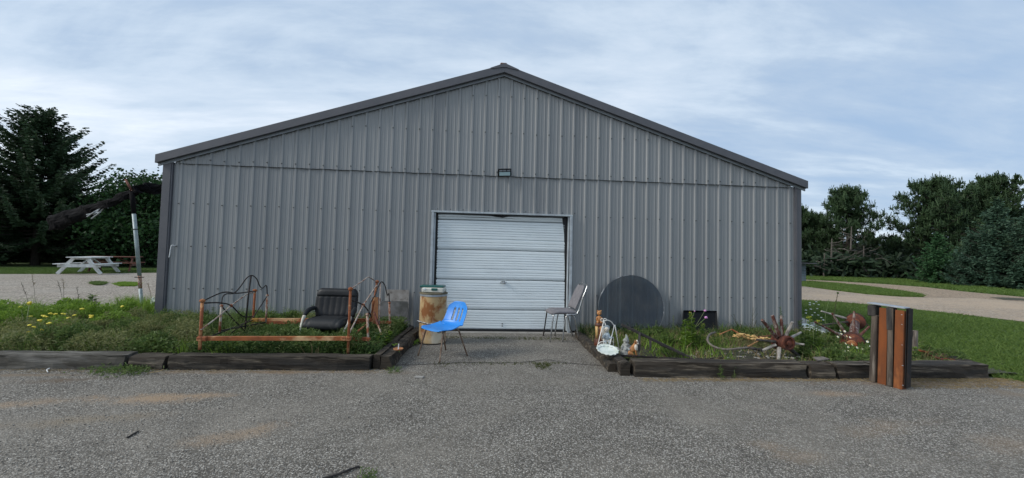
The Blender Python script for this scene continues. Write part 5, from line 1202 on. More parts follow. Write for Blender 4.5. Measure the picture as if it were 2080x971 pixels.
# right: pines and spruces
dA = 38.0
pa_ = make_pine(at_depth_ground(1722, dA), hgt(1720, 378, dA), 2.9, 31, 'lone pine with bare lower limbs rising behind the road, nearest the building', GR, base=.42, nl=54, dead=34, tuft=.30)
pb = make_pine(at_depth_ground(1905, 36), hgt(1905, 358, 36), 3.7, 32, 'broad dark pine with clumped crown, left half of the tall pine pair', GR, base=.10, nl=100, tuft=.31, dead=8, upw=.7)
pc_ = make_pine(at_depth_ground(2022, 36), hgt(2022, 352, 36), 3.2, 33, 'tallest dark pine on the right, with an open feathery top', GR, base=.12, nl=92, tuft=.31, dead=6, upw=.75)
copy_tree(pb, at_depth_ground(1958, 38), 2.2, .92, 'dark pine filling the gap between the two tall right-hand pines')
copy_tree(pc_, at_depth_ground(2100, 37), 1.1, .74, 'dark pine cut by the right picture edge')
copy_tree(pa_, at_depth_ground(1660, 41), 2.6, .74, 'small ragged pine just right of the building corner')
copy_tree(pa_, at_depth_ground(1620, 42), .6, .84, 'ragged pine half hidden behind the right building corner')
copy_tree(pb, at_depth_ground(1768, 43), 5.0, .50, 'short bushy pine behind the leaning fence posts')
copy_tree(pb, at_depth_ground(1815, 41), .9, .46, 'low bushy pine in the gap between lone pine and pine group')
copy_tree(pb, at_depth_ground(1690, 39.5), 1.9, .50, 'low dark pine under the bare limbs of the lone pine')
sg_ = make_spruce(at_depth_ground(1905, 28), hgt(1905, 472, 28), 1.75, 41, 'spruce_green', 'small bright green spruce at the track edge', GR, dens=1.2, base=.03, droop=.10, quad=(.18, .06), ex=1.0)
sbl = make_spruce(at_depth_ground(2028, 25), hgt(2028, 402, 25), 2.5, 42, 'spruce_blue', 'bluish spruce with wide skirts in front of the tallest pine', GR, dens=.95, base=.02, droop=.12, quad=(.20, .06), ex=1.0)
copy_tree(sbl, at_depth_ground(2085, 24), 2.5, .82, 'bluish spruce at the right picture edge, right of the wide-skirted one')
copy_tree(sbl, at_depth_ground(1972, 26), 4.4, .62, 'small bluish spruce between the bright green one and the wide-skirted one')
# fence posts and bare saplings at the wood edge
for i, (a, c_, lb) in enumerate([((1822, 568), (1816, 538), 'grey fence post upright at the thicket edge'), ((1764, 562), (1752, 540), 'grey fence post leaning left at the thicket edge'), ((1782, 550), (1779, 528), 'pale bare sapling stub between the fence posts')]):
    b = MB(); dd = 36; b.tube([CLOC+ray(*a)*dd, CLOC+ray(*c_)*dd], [.12, .10] if i < 2 else [.07, .05], 7); setp(b.build('fence_post' if i < 2 else 'bare_sapling', 'dead'), lb, 'post' if i < 2 else 'sapling')
for i, (a, lb) in enumerate([((1690, 505), 'pale dead branch low left of the lone pine'), ((1730, 480), 'pale dead branch tangle at the middle of the lone pine'), ((1675, 535), 'pale fallen branch near the ground right of the shed'), ((1755, 520), 'thin dead branches right of the lone pine trunk')]):
    g = random.Random(i+3); b = MB(); o_ = CLOC+ray(*a)*35.5
    for k in range(9):
        p = o_+Vector((g.uniform(-1.3, 1.3), g.uniform(-.4, .4), g.uniform(-.5, .6))); d = Vector((g.uniform(-1, 1), g.uniform(-1, 0), g.uniform(-.35, .35))); pts = [p]
        for s in range(5): p = p+d*.26; d += Vector((g.gauss(0, .3), 0, g.gauss(0, .25))); pts.append(p)
        b.tube(pts, [.035, .03, .026, .02, .015, .01], 4, cap=False)
    b.tube([o_+Vector((0, .1, -1.2)), o_+Vector((.1, .1, .9))], [.07, .04], 5)
    setp(b.build('dead_branch', 'dead'), lb, 'dead branch')

# ------------------------------------------------------------------ lawn blades and weeds
def poly_points(poly, n, rng):
    P = np.array(poly); lo, hi = P.min(0), P.max(0); out = np.zeros((0, 2))
    while len(out) < n:
        q = rng.uniform(lo, hi, (n*2, 2)); ins = np.zeros(len(q), bool); j = len(P)-1
        for i in range(len(P)):
            c = ((P[i, 1] > q[:, 1]) != (P[j, 1] > q[:, 1])) & (q[:, 0] < (P[j, 0]-P[i, 0])*(q[:, 1]-P[i, 1])/(P[j, 1]-P[i, 1]+1e-12)+P[i, 0]); ins ^= c; j = i
        out = np.concatenate([out, q[ins]])
    out = out[:n]
    if len(P) == 5 and abs(P[0, 0]-6.78) < .001:
        x, y = out[:, 0], out[:, 1]; drop = ((x < 7.75) & (y < -1.25)) * .82 + ((x > 8.1) & (x < 9.4) & (y < -1.5)) * .6; out = out[rng.random(len(out)) > drop]
    return out
def grass_stuff(name, xy, z, h, w, m, label, lean=.45, rng=None, tips=.0, cat='grass'):
    g = rng or RNG; n = len(xy); hh = h*g.uniform(.45, 1.15, n) if np.isscalar(h) else h*g.uniform(.6, 1.1, n)
    p0 = np.stack([xy[:, 0], xy[:, 1], z], 1); d = g.normal(size=(n, 3))*lean; d[:, 2] = 1; p1 = p0+d*hh[:, None]
    V, F = blades(p0, p1, np.full(n, w)*g.uniform(.7, 1.3, n), rng=g); o = np_mesh(name, V, F, m, k=3); return setp(o, label, cat, kind='stuff')
g = np.random.default_rng(3)
# right-hand lawn: nearest part
lawn = [(11.4, -2.6), (13, -4.0), (16, -6.7), (24, -7), pt(2300, 692), pt(2160, 666), pt(2080, 654)]+[rr[3], rr[2], rr[1], rr[0]]+[(14.3, 9), (13.4, 3.2), (12.1, -.2), (11.9, -.6)]
xy = poly_points(lawn, 150000, g); dist = np.hypot(xy[:, 0]-CLOC.x, xy[:, 1]-CLOC.y); keep = g.random(len(xy)) < np.clip((9.5/dist)**1.6, 0, 1); xy = xy[keep]
grass_stuff('lawn_grass', xy, np.full(len(xy), -.03), .065, .014, 'grass_far', 'mown green lawn grass between the right bed and the road', .8, g)
isl = [rt[0], rt[1], rt[2], rt[3], rt[4], rt[5]]+g2((1870, 598), (1820, 590), (1760, 582), (1700, 576), (1640, 571.5))
xy = poly_points(isl, 26000, g); grass_stuff('island_grass', xy, np.full(len(xy), -.03), .12, .035, 'grass_far', 'strip of lawn between the road and the sandy track', .8, g)
ed = g2((1600, 566), (1700, 570), (1800, 576), (1880, 582), (1960, 591), (2080, 602), (2200, 612), (2200, 600), (2080, 592), (1960, 580), (1800, 564), (1640, 559))
xy = poly_points(ed, 30000, g); grass_stuff('verge_grass', xy, np.full(len(xy), -.03), .16, .04, 'grass_far', 'rough grass verge between the sandy track and the thicket', .7, g)
le = g2((-150, 558), (0, 556), (110, 556), (320, 553), (320, 546), (110, 544), (0, 544), (-150, 545))
xy = poly_points(le, 30000, g); grass_stuff('yard_edge_grass', xy, np.full(len(xy), -.03), .09, .03, 'grass_far', 'strip of mown grass under the left trees', .8, g)
for i, (ax_, ay_, bx_, by_) in enumerate([(232, 574, 284, 581), (183, 573, 216, 579)]):
    po_ = g2((ax_, (ay_+by_)/2), (ax_+(bx_-ax_)*.3, ay_), (bx_-8, ay_+1), (bx_, (ay_+by_)/2), (bx_-10, by_), (ax_+12, by_)); xy = poly_points(po_, 5000, g)
    grass_stuff('grass_patch', xy, np.full(len(xy), -.012), .07, .02, 'weed_bright' if i == 0 else 'weed_green', ['bright green grass patch in the gravel next to the leaning pole', 'thin green grass patch in the gravel, left of the brighter one'][i], .8, g)
# leafy low weeds: small leaf quads in mounds
def weeds(name, xy, z, hmax, leaf, m, label, rng, up=.4):
    n = len(xy); zz_ = z+rng.random(n)**1.3*hmax; p0 = np.stack([xy[:, 0], xy[:, 1], zz_], 1); d = rng.normal(size=(n, 3)); d[:, 2] = np.abs(d[:, 2])*up+.1; d /= np.linalg.norm(d, axis=1, keepdims=True)
    V, F = quads(p0, p0+d*(leaf*rng.uniform(.6, 1.5, (n, 1))), leaf*.36*rng.uniform(.7, 1.3, n), rng=rng); return setp(np_mesh(name, V, F, m), label, 'weeds', kind='stuff')
def clumpy(xy, scale, seed):
    a = np.sin(xy[:, 0]*scale+seed)*np.cos(xy[:, 1]*scale*1.3+seed*2)+.6*np.sin(xy[:, 0]*scale*2.7+xy[:, 1]*scale*2.1+seed); return (a+1.6)/3.2
def bz(xy):
    z = bed_h(xy[:, 0], xy[:, 1]); l = xy[:, 0] < -.24; z = z-.115*np.where(l, np.clip((xy[:, 1]+.1)/1.0, 0, 1), 0)-.1*np.where(l, np.clip((-xy[:, 0]-4.5)/1.5, 0, 1), 0)
    z = z-np.where(xy[:, 0] > 6.5, .05, 0); return z
Lbed = [(-6.0, -2.10), (3.82, -2.10), (3.86, -.5), (3.2, -.06), (-.25, -.06), (-.3, .75), (-2.2, .9), (-3.8, .7), (-6.0, .3)]
xy = poly_points(Lbed, 170000, g); cl = clumpy(xy, 2.6, 1.0); front = np.clip((-1.35-xy[:, 1])/.6, 0, 1); left = np.clip((1.6-xy[:, 0])/1.2, 0, 1)
c2_ = clumpy(xy, 5.3, 4.0); keep_ = g.random(len(xy)) < .35+.65*np.clip((c2_-.25)*3, 0, 1); xy = xy[keep_]; cl = cl[keep_]; left = left[keep_]
k1 = cl*.8+left*.35+g.random(len(xy))*.3 > .72
weeds('olive_weeds', xy[k1], bz(xy[k1]), .06+.24*cl[k1], .026, 'weed_olive', 'fine olive weeds matting the left bed behind the timbers', g)
k2 = ~k1
weeds('green_weeds', xy[k2], bz(xy[k2]), .05+.20*(1-cl[k2]), .034, 'weed_green', 'green leafy ground weeds under the bed frames', g)
xy = poly_points(Lbed, 11000, g); cl = clumpy(xy, 1.9, 3.0); hh = .12+.26*cl*np.clip((xy[:, 1]+2.2)/1.0, .35, 1); grass_stuff('bed_grass', xy, bz(xy), hh, .008, 'weed_green', 'wiry grass blades standing among the weeds of the left bed', .35, g)
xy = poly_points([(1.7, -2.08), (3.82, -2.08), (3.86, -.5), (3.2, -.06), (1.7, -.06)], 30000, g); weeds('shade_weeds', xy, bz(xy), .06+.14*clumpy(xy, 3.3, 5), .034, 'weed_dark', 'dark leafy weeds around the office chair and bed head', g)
# flowering mound at the far left
mound = g2((30, 700), (60, 655), (110, 648), (200, 652), (300, 658), (330, 672), (280, 692), (160, 706)); xy = poly_points(mound, 30000, g); cl = clumpy(xy, 3.0, 2)
weeds('trefoil_mound', xy, bz(xy), .10+.22*cl, .034, 'weed_bright', 'bright green mound of yellow-flowering trefoil left of the pole', g)
weeds('trefoil_shade_leaves', xy[:14000]+g.normal(size=(14000, 2))*.02, bz(xy[:14000]), .08+.14*cl[:14000], .036, 'weed_green', 'darker leaves low in the trefoil mound', g)
tg = g2((240, 640), (330, 645), (325, 662), (240, 662)); xy = poly_points(tg, 2600, g); grass_stuff('tall_grass', xy, bz(xy), .42, .011, 'weed_bright', 'tall bright grass tuft around the foot of the leaning pole', .22, g)
xy = poly_points(g2((-60, 665), (60, 655), (60, 700), (-60, 705)), 2500, g); grass_stuff('tall_grass', xy, bz(xy), .22, .010, 'weed_bright', 'bright grass at the left picture edge beside the trefoil', .3, g)
# right bed
Rbed = [(6.78, -2.36), (11.1, -2.36), (11.3, -1.2), (11.0, -.08), (6.75, -.08)]
xy = poly_points(Rbed, 70000, g); cl = clumpy(xy, 2.4, 7.0); bare = np.exp(-(((xy[:, 0]-8.6)/.9)**2+((xy[:, 1]+1.9)/.35)**2)); k1 = g.random(len(xy)) < np.clip(-.05+.75*cl-.75*bare, 0.02, 1)
xy = xy[k1]; cl = cl[k1]; weeds('bed_weeds', xy, bz(xy), .02+.07*cl, .026, 'weed_olive', 'low olive weeds across the right bed', g)
xy = poly_points(Rbed, 22000, g); cl = clumpy(xy, 2.9, 9.0); k1 = cl > .68; weeds('bed_leaves', xy[k1], bz(xy[k1]), .03+.12*cl[k1], .034, 'weed_green', 'greener leaf clumps in the right bed', g)
xy = poly_points([(7.35, -2.0), (8.3, -2.2), (8.4, -.9), (7.4, -.9)], 380, g); grass_stuff('bed_grass', xy, bz(xy), .20, .012, 'weed_bright', 'bright grass tufts around the black handrail', .4, g)
xy = poly_points(Rbed, 3000, g); grass_stuff('bed_grass', xy, bz(xy), .15, .008, 'straw', 'scattered grass blades of the right bed', .5, g)
xy = poly_points([(9.5, -2.35), (11.2, -2.35), (11.3, -1.0), (10.3, -.5)], 20000, g); weeds('bed_leaves', xy, bz(xy), .03+.10*clumpy(xy, 3, 4), .036, 'weed_green', 'leafy clumps under the wagon hubs', g)
def tufts(name, poly, n, h0, h1, m, label, rng, per=26, zf=bz, w=.007, spread=.035):
    c = poly_points(poly, n, rng); n = len(c); hs = rng.uniform(h0, h1, n); C = np.repeat(c, per, 0)+rng.normal(size=(n*per, 2))*spread; H = np.repeat(hs, per)*rng.uniform(.5, 1.1, n*per)
    z = zf(C)-.01; p0 = np.stack([C[:, 0], C[:, 1], z], 1); out = (C-np.repeat(c, per, 0))/spread*.22; d = np.stack([out[:, 0]+rng.normal(size=n*per)*.14, out[:, 1]+rng.normal(size=n*per)*.14, np.ones(n*per)], 1)
    pm = p0+d*(H*.6)[:, None]; d2 = d.copy(); d2[:, :2] *= 2.6; d2[:, 2] = .55; p1 = pm+d2*(H*.45)[:, None]; r_ = rng.normal(size=p0.shape); r_[:, 2] = 0; r_ /= np.linalg.norm(r_, axis=1, keepdims=True); s_ = r_*w/2
    V = np.stack([p0-s_, p0+s_, pm+s_*.8, pm-s_*.8, p1], 1).reshape(-1, 3); k_ = np.arange(n*per)[:, None]*5; F = np.concatenate([k_+np.array([[0, 1, 2]]), k_+np.array([[0, 2, 3]]), k_+np.array([[3, 2, 4]])]); return setp(np_mesh(name, V, F, m, k=3), label, 'grass', kind='stuff')
tufts('grass_tufts', Lbed, 200, .12, .30, 'weed_green', 'loose green grass tufts through the left bed', g)
tufts('grass_tufts', Lbed, 120, .12, .26, 'weed_bright', 'lighter yellow-green grass tufts through the left bed', g)
tufts('dry_grass_tufts', Lbed, 60, .15, .30, 'straw', 'dry straw-coloured grass tufts through the left bed', g, per=10)
tufts('grass_tufts', [(-4.5, -.9), (-.3, -.9), (-.3, .7), (-3.6, .6)], 190, .25, .48, 'weed_bright', 'tall bright grass tufts at the back of the verge left of the building', g, per=22, w=.009)
tufts('grass_tufts', [(-4.5, -2.0), (1.2, -2.0), (1.2, -1.2), (-4.5, -1.2)], 150, .10, .22, 'weed_olive', 'olive grass tufts along the bleached timber', g)
tufts('grass_tufts', Rbed, 110, .10, .26, 'weed_bright', 'bright grass tufts through the right bed', g, per=20)
tufts('grass_tufts', Rbed, 120, .08, .22, 'weed_green', 'green grass tufts through the right bed', g, per=18)
tufts('dry_grass_tufts', Rbed, 90, .10, .24, 'straw', 'dry straw-coloured grass tufts through the right bed', g, per=9)
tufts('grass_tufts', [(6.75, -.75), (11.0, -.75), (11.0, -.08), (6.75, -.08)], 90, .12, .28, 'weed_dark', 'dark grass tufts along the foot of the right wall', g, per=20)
tufts('grass_tufts', [(-.2, -.9), (3.3, -.9), (3.3, -.08), (-.2, -.08)], 150, .18, .36, 'weed_green', 'tall ragged grass tufts along the left wall behind the bed frames', g, per=22)
tufts('grass_tufts', [(-.2, -.7), (2.4, -.7), (2.4, -.08), (-.2, -.08)], 40, .20, .42, 'weed_bright', 'sparse tall bright tufts against the left wall', g, per=16)
tufts('grass_tufts', [(-4.5, -2.0), (3.7, -2.0), (3.7, -1.1), (-4.5, -1.1)], 130, .10, .24, 'weed_bright', 'bright tufts along the front of the left bed', g, per=14)
def mounds(name, poly, n, r0, r1, h0, h1, per, leaf, m, label, rng):
    c = poly_points(poly, n, rng); rad_ = rng.uniform(r0, r1, n); hh = rng.uniform(h0, h1, n); C = np.repeat(c, per, 0); RR = np.repeat(rad_, per); HH = np.repeat(hh, per)
    a = rng.random(n*per)*6.283; q = np.sqrt(rng.random(n*per)); xy = C+np.stack([np.cos(a)*q*RR, np.sin(a)*q*RR], 1); z = bz(C)+HH*np.sqrt(np.clip(1-q**2, 0, 1))*rng.uniform(.72, 1.08, n*per)
    p0 = np.stack([xy[:, 0], xy[:, 1], z], 1); d = rng.normal(size=p0.shape)*.7; d[:, :2] += np.stack([np.cos(a)*q, np.sin(a)*q], 1); d[:, 2] += .7; d /= np.linalg.norm(d, axis=1, keepdims=True)
    V, F = quads(p0, p0+d*(leaf*rng.uniform(.6, 1.5, (len(p0), 1))), leaf*.4*rng.uniform(.7, 1.3, len(p0)), rng=rng); return setp(np_mesh(name, V, F, m), label, 'weeds', kind='stuff')
Lf = [(-4.5, -1.95), (1.3, -1.95), (1.3, -.3), (-4.5, -.3)]
mounds('weed_mounds', Lf, 90, .10, .26, .14, .30, 520, .026, 'weed_olive', 'shaggy olive weed mounds behind the bleached timber', g)
mounds('weed_mounds', Lf, 50, .08, .20, .14, .30, 420, .030, 'weed_green', 'greener weed mounds between the olive ones', g)
mounds('weed_mounds', [(1.0, -1.95), (3.7, -1.95), (3.7, -.25), (1.0, -.25)], 60, .08, .20, .10, .26, 380, .032, 'weed_green', 'lumpy green weed mounds under the rusty bed frames', g)
mounds('weed_mounds', [(-4.5, -1.0), (-.4, -1.0), (-.4, .6), (-3.6, .5)], 60, .10, .25, .20, .38, 520, .034, 'weed_bright', 'tall bright weed mounds of the verge left of the building', g)
mounds('weed_mounds', [(7.6, -2.2), (8.2, -2.2), (8.2, -.2), (7.4, -.2)], 14, .07, .16, .08, .20, 320, .030, 'weed_green', 'small weed mounds near the black handrail', g)
mounds('weed_mounds', [(9.3, -2.2), (11.3, -2.2), (11.6, -1.3), (10.2, -.5)], 26, .08, .18, .06, .15, 380, .034, 'weed_green', 'dense weed mounds around the wagon hubs', g)
# edges: wisps creeping over timbers and on the asphalt
for poly, n_, hh_, lb in [(g2((170, 752), (300, 752), (290, 764), (200, 762)), 600, .05, 'green weed spilling over the bleached timber onto the asphalt'), (g2((785, 752), (815, 750), (812, 760), (790, 760)), 160, .06, 'small weed at the foot of the black end timber'),
    (g2((735, 962), (765, 962), (760, 985), (730, 985)), 120, .05, 'tiny grass tuft in the asphalt at the bottom picture edge')]:
    xy = poly_points(poly, n_, g); xy += g.normal(size=xy.shape)*(.06 if n_ > 500 else .012); weeds('creeping_weed', xy, np.full(len(xy), .002), hh_*(1.3 if n_ > 500 else .7), .026 if n_ > 500 else .018, 'weed_green', lb, g)
for poly, n_, lb in [(g2((1085, 738), (1120, 738), (1118, 750), (1090, 748)), 260, 'olive moss patch in the asphalt crack before the door'), (g2((880, 738), (1150, 736), (1150, 740), (880, 742)), 260, 'thin line of moss along the asphalt crack'), (g2((900, 683), (1150, 687), (1150, 691), (900, 688)), 700, 'moss line along the foot of the door threshold')]:
    xy = poly_points(poly, n_, g); xy[:, 1] += g.normal(size=n_)*.035; grass_stuff('moss', xy, np.full(len(xy), .001), .016, .008, 'moss', lb, 1.2, g, cat='moss')
# dry straw in front of timbers
xy = np.concatenate([poly_points([(6.8, -2.72), (11.3, -2.72), (11.3, -2.60), (6.8, -2.60)], 1500, g), poly_points([(9.7, -2.95), (11.5, -2.95), (11.4, -2.6), (9.7, -2.6)], 1500, g), poly_points([(-3, -2.42), (4, -2.42), (4, -2.29), (-3, -2.29)], 900, g)]); n = len(xy)
a = g.random(n)*6.28; p0 = np.stack([xy[:, 0], xy[:, 1], np.full(n, .006)], 1); p1 = p0+np.stack([np.cos(a)*.05, np.sin(a)*.05, g.random(n)*.012], 1); V, F = blades(p0, p1, np.full(n, .004), rng=g); setp(np_mesh('dry_litter', V, F, 'straw', k=3), 'dry straw and needles blown against the timbers', 'litter', kind='stuff')

# individual plants
def plant(name, base, tip, label, cat, leaf=.06, nleaf=40, lm='weed_green', sm='stem', r=.004, flower=None, fm='yellow', fr=.012, branches=0, group=None, top_cluster=0, leaf_w=.30, seed=0):
    nleaf = int(nleaf*1.7)
    g_ = np.random.default_rng(seed+17); base, tip = Vector(base), Vector(tip); e = empty(name, base, label, cat, group); b = MB(); L = (tip-base).length
    bend = Vector((g_.normal()*.04, g_.normal()*.03, 0))*L; pts = [base, base.lerp(tip, .5)+bend, tip]; cv = spline(pts, 5); b.tube(cv, [r*(1.3-.7*i/len(cv)) for i in range(len(cv))], 5, cap=False)
    tips = [tip]
    for k in range(branches):
        t = .45+.45*k/max(1, branches); p = base.lerp(tip, t)+bend*(1-abs(2*t-1)); q = p+Vector((g_.uniform(-1, 1)*.22*L, g_.uniform(-.5, .5)*.15*L, .22*L)); b.tube([p, p.lerp(q, .5)+Vector((0, 0, -.01)), q], r*.6, 4, cap=False); tips.append(q)
    b.build('stem', sm, e)
    if nleaf:
        t = g_.uniform(.05, .97, nleaf); c = np.array([tuple(base.lerp(tip, x_)+bend*(1-abs(2*x_-1))) for x_ in t]); a = g_.random(nleaf)*6.28; d = np.stack([np.cos(a), np.sin(a), g_.uniform(.1, .8, nleaf)], 1); ll = leaf*(1.15-.7*t)*g_.uniform(.7, 1.2, nleaf)
        mid_ = c+d*ll[:, None]*.5; end = c+d*ll[:, None]+np.array([0, 0, -.25])*ll[:, None]
        side_ = np.cross(d, np.array([0, 0, 1.])); side_ /= np.linalg.norm(side_, axis=1, keepdims=True); side_ *= (ll*leaf_w/2)[:, None]
        V = np.stack([c, mid_+side_, end, mid_-side_], 1).reshape(-1, 3); np_mesh('leaves', V, np.arange(len(V)).reshape(-1, 4), lm, e)
    if flower:
        for q in tips:
            b = MB()
            if flower == 'daisy':
                for k in range(8): a = k*pi/4; d = Vector((cos(a), sin(a), .1)); s_2 = Vector((-sin(a), cos(a), 0)); b.add([q, q+d*fr*.6+s_2*fr*.35, q+d*fr, q+d*fr*.6-s_2*fr*.35], [(0, 1, 2, 3)])
                b.ball(q, fr*.3, 6, (1, 1, .5))
            elif flower == 'puff': b.ball(q, fr, 8, (1, 1, .8), .5)
            elif flower == 'spike':
                for k in range(26): b.ball(q+Vector((g_.normal()*fr, g_.normal()*fr, -g_.random()*fr*5)), fr*.32, 5)
            b.build('flower_head', fm, e)
    return e
def seedhead(base, tip, label, seed=0, m='straw', cat='grass stalk', grp=None):
    g_ = random.Random(seed); base, tip = Vector(base), Vector(tip); e = empty('grass_stalk', base, label, cat, grp); b = MB(); cv = spline([base, base.lerp(tip, .6)+Vector((.02, 0, 0)), tip], 6); b.tube(cv, .0025, 4, cap=False); b.build('stem', 'stem_dark', e)
    b = MB(); d = (cv[-1]-cv[-4]).normalized()
    for k in range(16): p = cv[-1]-d*(k*.012); q = p+Vector((g_.uniform(-.025, .025), g_.uniform(-.02, .02), g_.uniform(.0, .03))); b.tube([p, q], [.003, .0015], 4, cap=False)
    b.build('seed_head', m, e); return e
gs = 'tall grass stalks at the left'
seedhead(at(66, 655, -.2), at(44, 577, -.2), 'drooping grass seed head leftmost against the gravel', 1, 'stem_dark', grp=gs)
seedhead(at(72, 660, -.1), at(65, 558, -.1), 'tallest thin grass stalk above the yellow flower heads', 2, 'straw', grp=gs)
seedhead(at(130, 640, .1), at(117, 571, .1), 'curved grass seed head standing before the white picnic table', 3, 'stem_dark', grp=gs)
seedhead(at(125, 650, .1), at(128, 568, .1), 'pale thin grass stalk right of the curved seed head', 4, 'straw', grp=gs)
seedhead(at(160, 655, .1), at(156, 584, .1), 'short dark-tipped grass stalk in the middle of the gravel view', 5, 'stem_dark', grp=gs)
seedhead(at(310, 640, .5), at(300, 576, .5), 'thin stalk between the leaning pole and building corner', 6, 'straw', grp=gs)
plant('yellow_flower', gp(66, 700, .05), at(60, 616, -.9), 'big flat yellow flower head standing above the trefoil at the left', 'flower', .05, 26, 'weed_green', flower='puff', fm='yellow', fr=.030, r=.005, seed=1)
plant('yellow_flower', gp(50, 700, .05), at(42, 624, -.9), 'smaller yellow flower head left of the biggest one', 'flower', .05, 22, 'weed_green', flower='puff', fm='goldenrod', fr=.024, r=.004, seed=2)
plant('white_flower', gp(48, 690, .05), at(44, 640, -.9), 'white flower head under the yellow ones at the far left', 'flower', .05, 14, 'weed_green', flower='puff', fm='petal_white', fr=.016, seed=3)
gy = 'small yellow trefoil flowers'
spots = [(88, 641), (105, 637), (114, 638), (130, 637), (92, 644), (166, 628), (184, 641), (187, 645), (81, 651), (100, 656), (62, 660), (66, 664), (60, 674), (84, 670), (103, 672), (140, 645), (150, 640), (250, 622), (60, 643), (2, 696), (94, 679)]
for i, (px, py) in enumerate(spots):
    c = at(px, py, -1.05 if py < 650 else -1.5); b = MB()
    for k in range(4): b.ball(c+Vector((random.uniform(-.02, .02), random.uniform(-.01, .01), random.uniform(-.008, .008))), .015, 6, (1.2, 1, .6))
    setp(b.build('trefoil_flower', 'yellow'), 'small yellow trefoil flower cluster scattered over the left green mound', 'flower', gy)
plant('leafy_weed', gp(192, 668, .03), at(188, 598, -.1), 'dark broad-leaved weed rising left of the leaning pole', 'plant', .17, 60, 'weed_green', r=.008, leaf_w=.55, branches=2, seed=5)
plant('leafy_weed', gp(235, 664, .03), at(238, 604, .1), 'upright leafy weed just left of the tall grass tuft', 'plant', .12, 40, 'weed_bright', r=.006, leaf_w=.4, seed=6)
plant('leafy_weed', gp(215, 660, .03), at(170, 632, .1), 'leafy arching weed stem pointing left', 'plant', .10, 30, 'weed_green', r=.005, leaf_w=.4, seed=7)
plant('leafy_weed', at(607, 668, -.25), at(600, 628, -.25), 'leafy green weed growing up the wall left of the office chair', 'plant', .10, 60, 'weed_green', r=.006, leaf_w=.4, branches=3, seed=8)
plant('leafy_weed', at(585, 668, -.3), at(578, 622, -.3), 'thin weed against the wall in the middle of the bed frame', 'plant', .06, 24, 'weed_dark', r=.003, seed=9)
plant('leafy_weed', at(628, 660, -.2), at(636, 618, -.2), 'spindly weed on the wall touching the office chair armrest', 'plant', .08, 26, 'weed_dark', r=.003, branches=2, seed=10)
plant('leafy_weed', at(433, 668, -1.6), at(434, 623, -1.6), 'slender dark weed spike beside the left bed post', 'plant', .05, 36, 'weed_dark', r=.003, seed=11)
plant('leafy_weed', at(470, 675, -1.7), at(462, 630, -1.7), 'long-leaved grass-like weed behind the left bed rail', 'plant', .16, 18, 'weed_green', r=.003, leaf_w=.08, seed=12)
plant('leafy_weed', at(762, 700, -1.7), at(790, 675, -1.5), 'bushy bright weed at the right end of the bed frames', 'plant', .13, 70, 'weed_bright', r=.005, leaf_w=.25, branches=3, seed=13)
plant('leafy_weed', gp(812, 716, .12), at(798, 696, -1.6), 'pale broad leaf beside the terracotta saucer', 'plant', .09, 7, 'weed_bright', r=.004, leaf_w=.5, seed=14)
plant('leafy_weed', gp(842, 700, .02), at(848, 690, -.9), 'small bright weed at the foot of the drum', 'plant', .07, 14, 'weed_bright', r=.003, leaf_w=.45, seed=15)
# goldenrods and thistle near the black tray
plant('goldenrod', gp(1402, 712, .06), at(1404, 634, -1.3), 'tall yellow-tipped goldenrod before the black tray', 'plant', .10, 110, 'weed_bright', r=.005, flower='spike', fm='goldenrod', fr=.016, seed=16)
plant('goldenrod', gp(1392, 716, .06), at(1391, 648, -1.4), 'leafy goldenrod without flowers at the left edge of the black tray', 'plant', .10, 80, 'weed_bright', r=.004, seed=17)
plant('goldenrod', gp(1424, 712, .06), at(1428, 657, -1.3), 'shorter yellow-tipped goldenrod right of the tallest one', 'plant', .09, 70, 'weed_bright', r=.004, flower='spike', fm='goldenrod', fr=.013, seed=18)
plant('goldenrod', gp(1458, 704, .06), at(1459, 676, -1.3), 'tiny goldenrod with yellow buds inside the curved rim', 'plant', .05, 30, 'weed_bright', r=.003, flower='spike', fm='goldenrod', fr=.010, seed=19)
th = plant('thistle', gp(1366, 700, .06), at(1434, 645, -1.5), 'long leaning thistle stem with pink flower heads', 'thistle', .06, 16, 'weed_bright', r=.006, seed=20)
b = MB(); ft = at(1434, 645, -1.5); b.ball(ft, .022, 8, (1, 1, .8), .3); b.build('flower_head', 'pink', th)
b = MB(); q0, q1 = at(1412, 664, -1.45), at(1432, 631, -1.45); b.tube([q0, q0.lerp(q1, .5), q1], .003, 5); b.build('side_stem', 'stem', th); b = MB(); b.ball(q1, .018, 8, (1, 1, .8), .3); b.build('flower_head', 'pink', th)
b = MB(); q0, q1 = at(1405, 650, -1.4), at(1411, 632, -1.4); b.tube([q0, q1], .003, 5); b.build('side_stem', 'stem', th); b = MB(); b.ball(q1, .011, 8, (1, 1, .8), .3); b.build('flower_head', 'pink', th)
for i, (bx, by, tx, ty, Y_, lb) in enumerate([(1370, 700, 1368, 640, -.6, 'slim green weed in front of the right rim of the glass top'), (1330, 695, 1333, 650, -.6, 'slim green weed in front of the lower glass top'), (1312, 695, 1310, 667, -.7, 'short weed at the bottom edge of the glass top'),
    (1500, 685, 1491, 638, -.25, 'dry dark weed with a branching head against the wall'), (1528, 690, 1530, 624, -.2, 'tall dark thin stalk against the right wall'), (1512, 690, 1504, 658, -.3, 'short dark dry weed between two taller ones'),
    (1520, 690, 1536, 650, -.25, 'dark crooked weed right of the tall thin stalk')]):
    plant('wall_weed', at(bx, by, Y_), at(tx, ty, Y_), lb, 'plant', .05, 34 if i < 3 else 10, 'weed_green' if i < 3 else 'weed_dark', 'stem' if i < 3 else 'stem_dark', r=.004, branches=0 if i < 3 else 3, seed=30+i)
plant('evening_primrose', at(1587, 690, -.7), at(1586, 622, -.7), 'upright primrose weed rising above the broken hub', 'plant', .10, 60, 'weed_dark', r=.005, leaf_w=.16, seed=40)
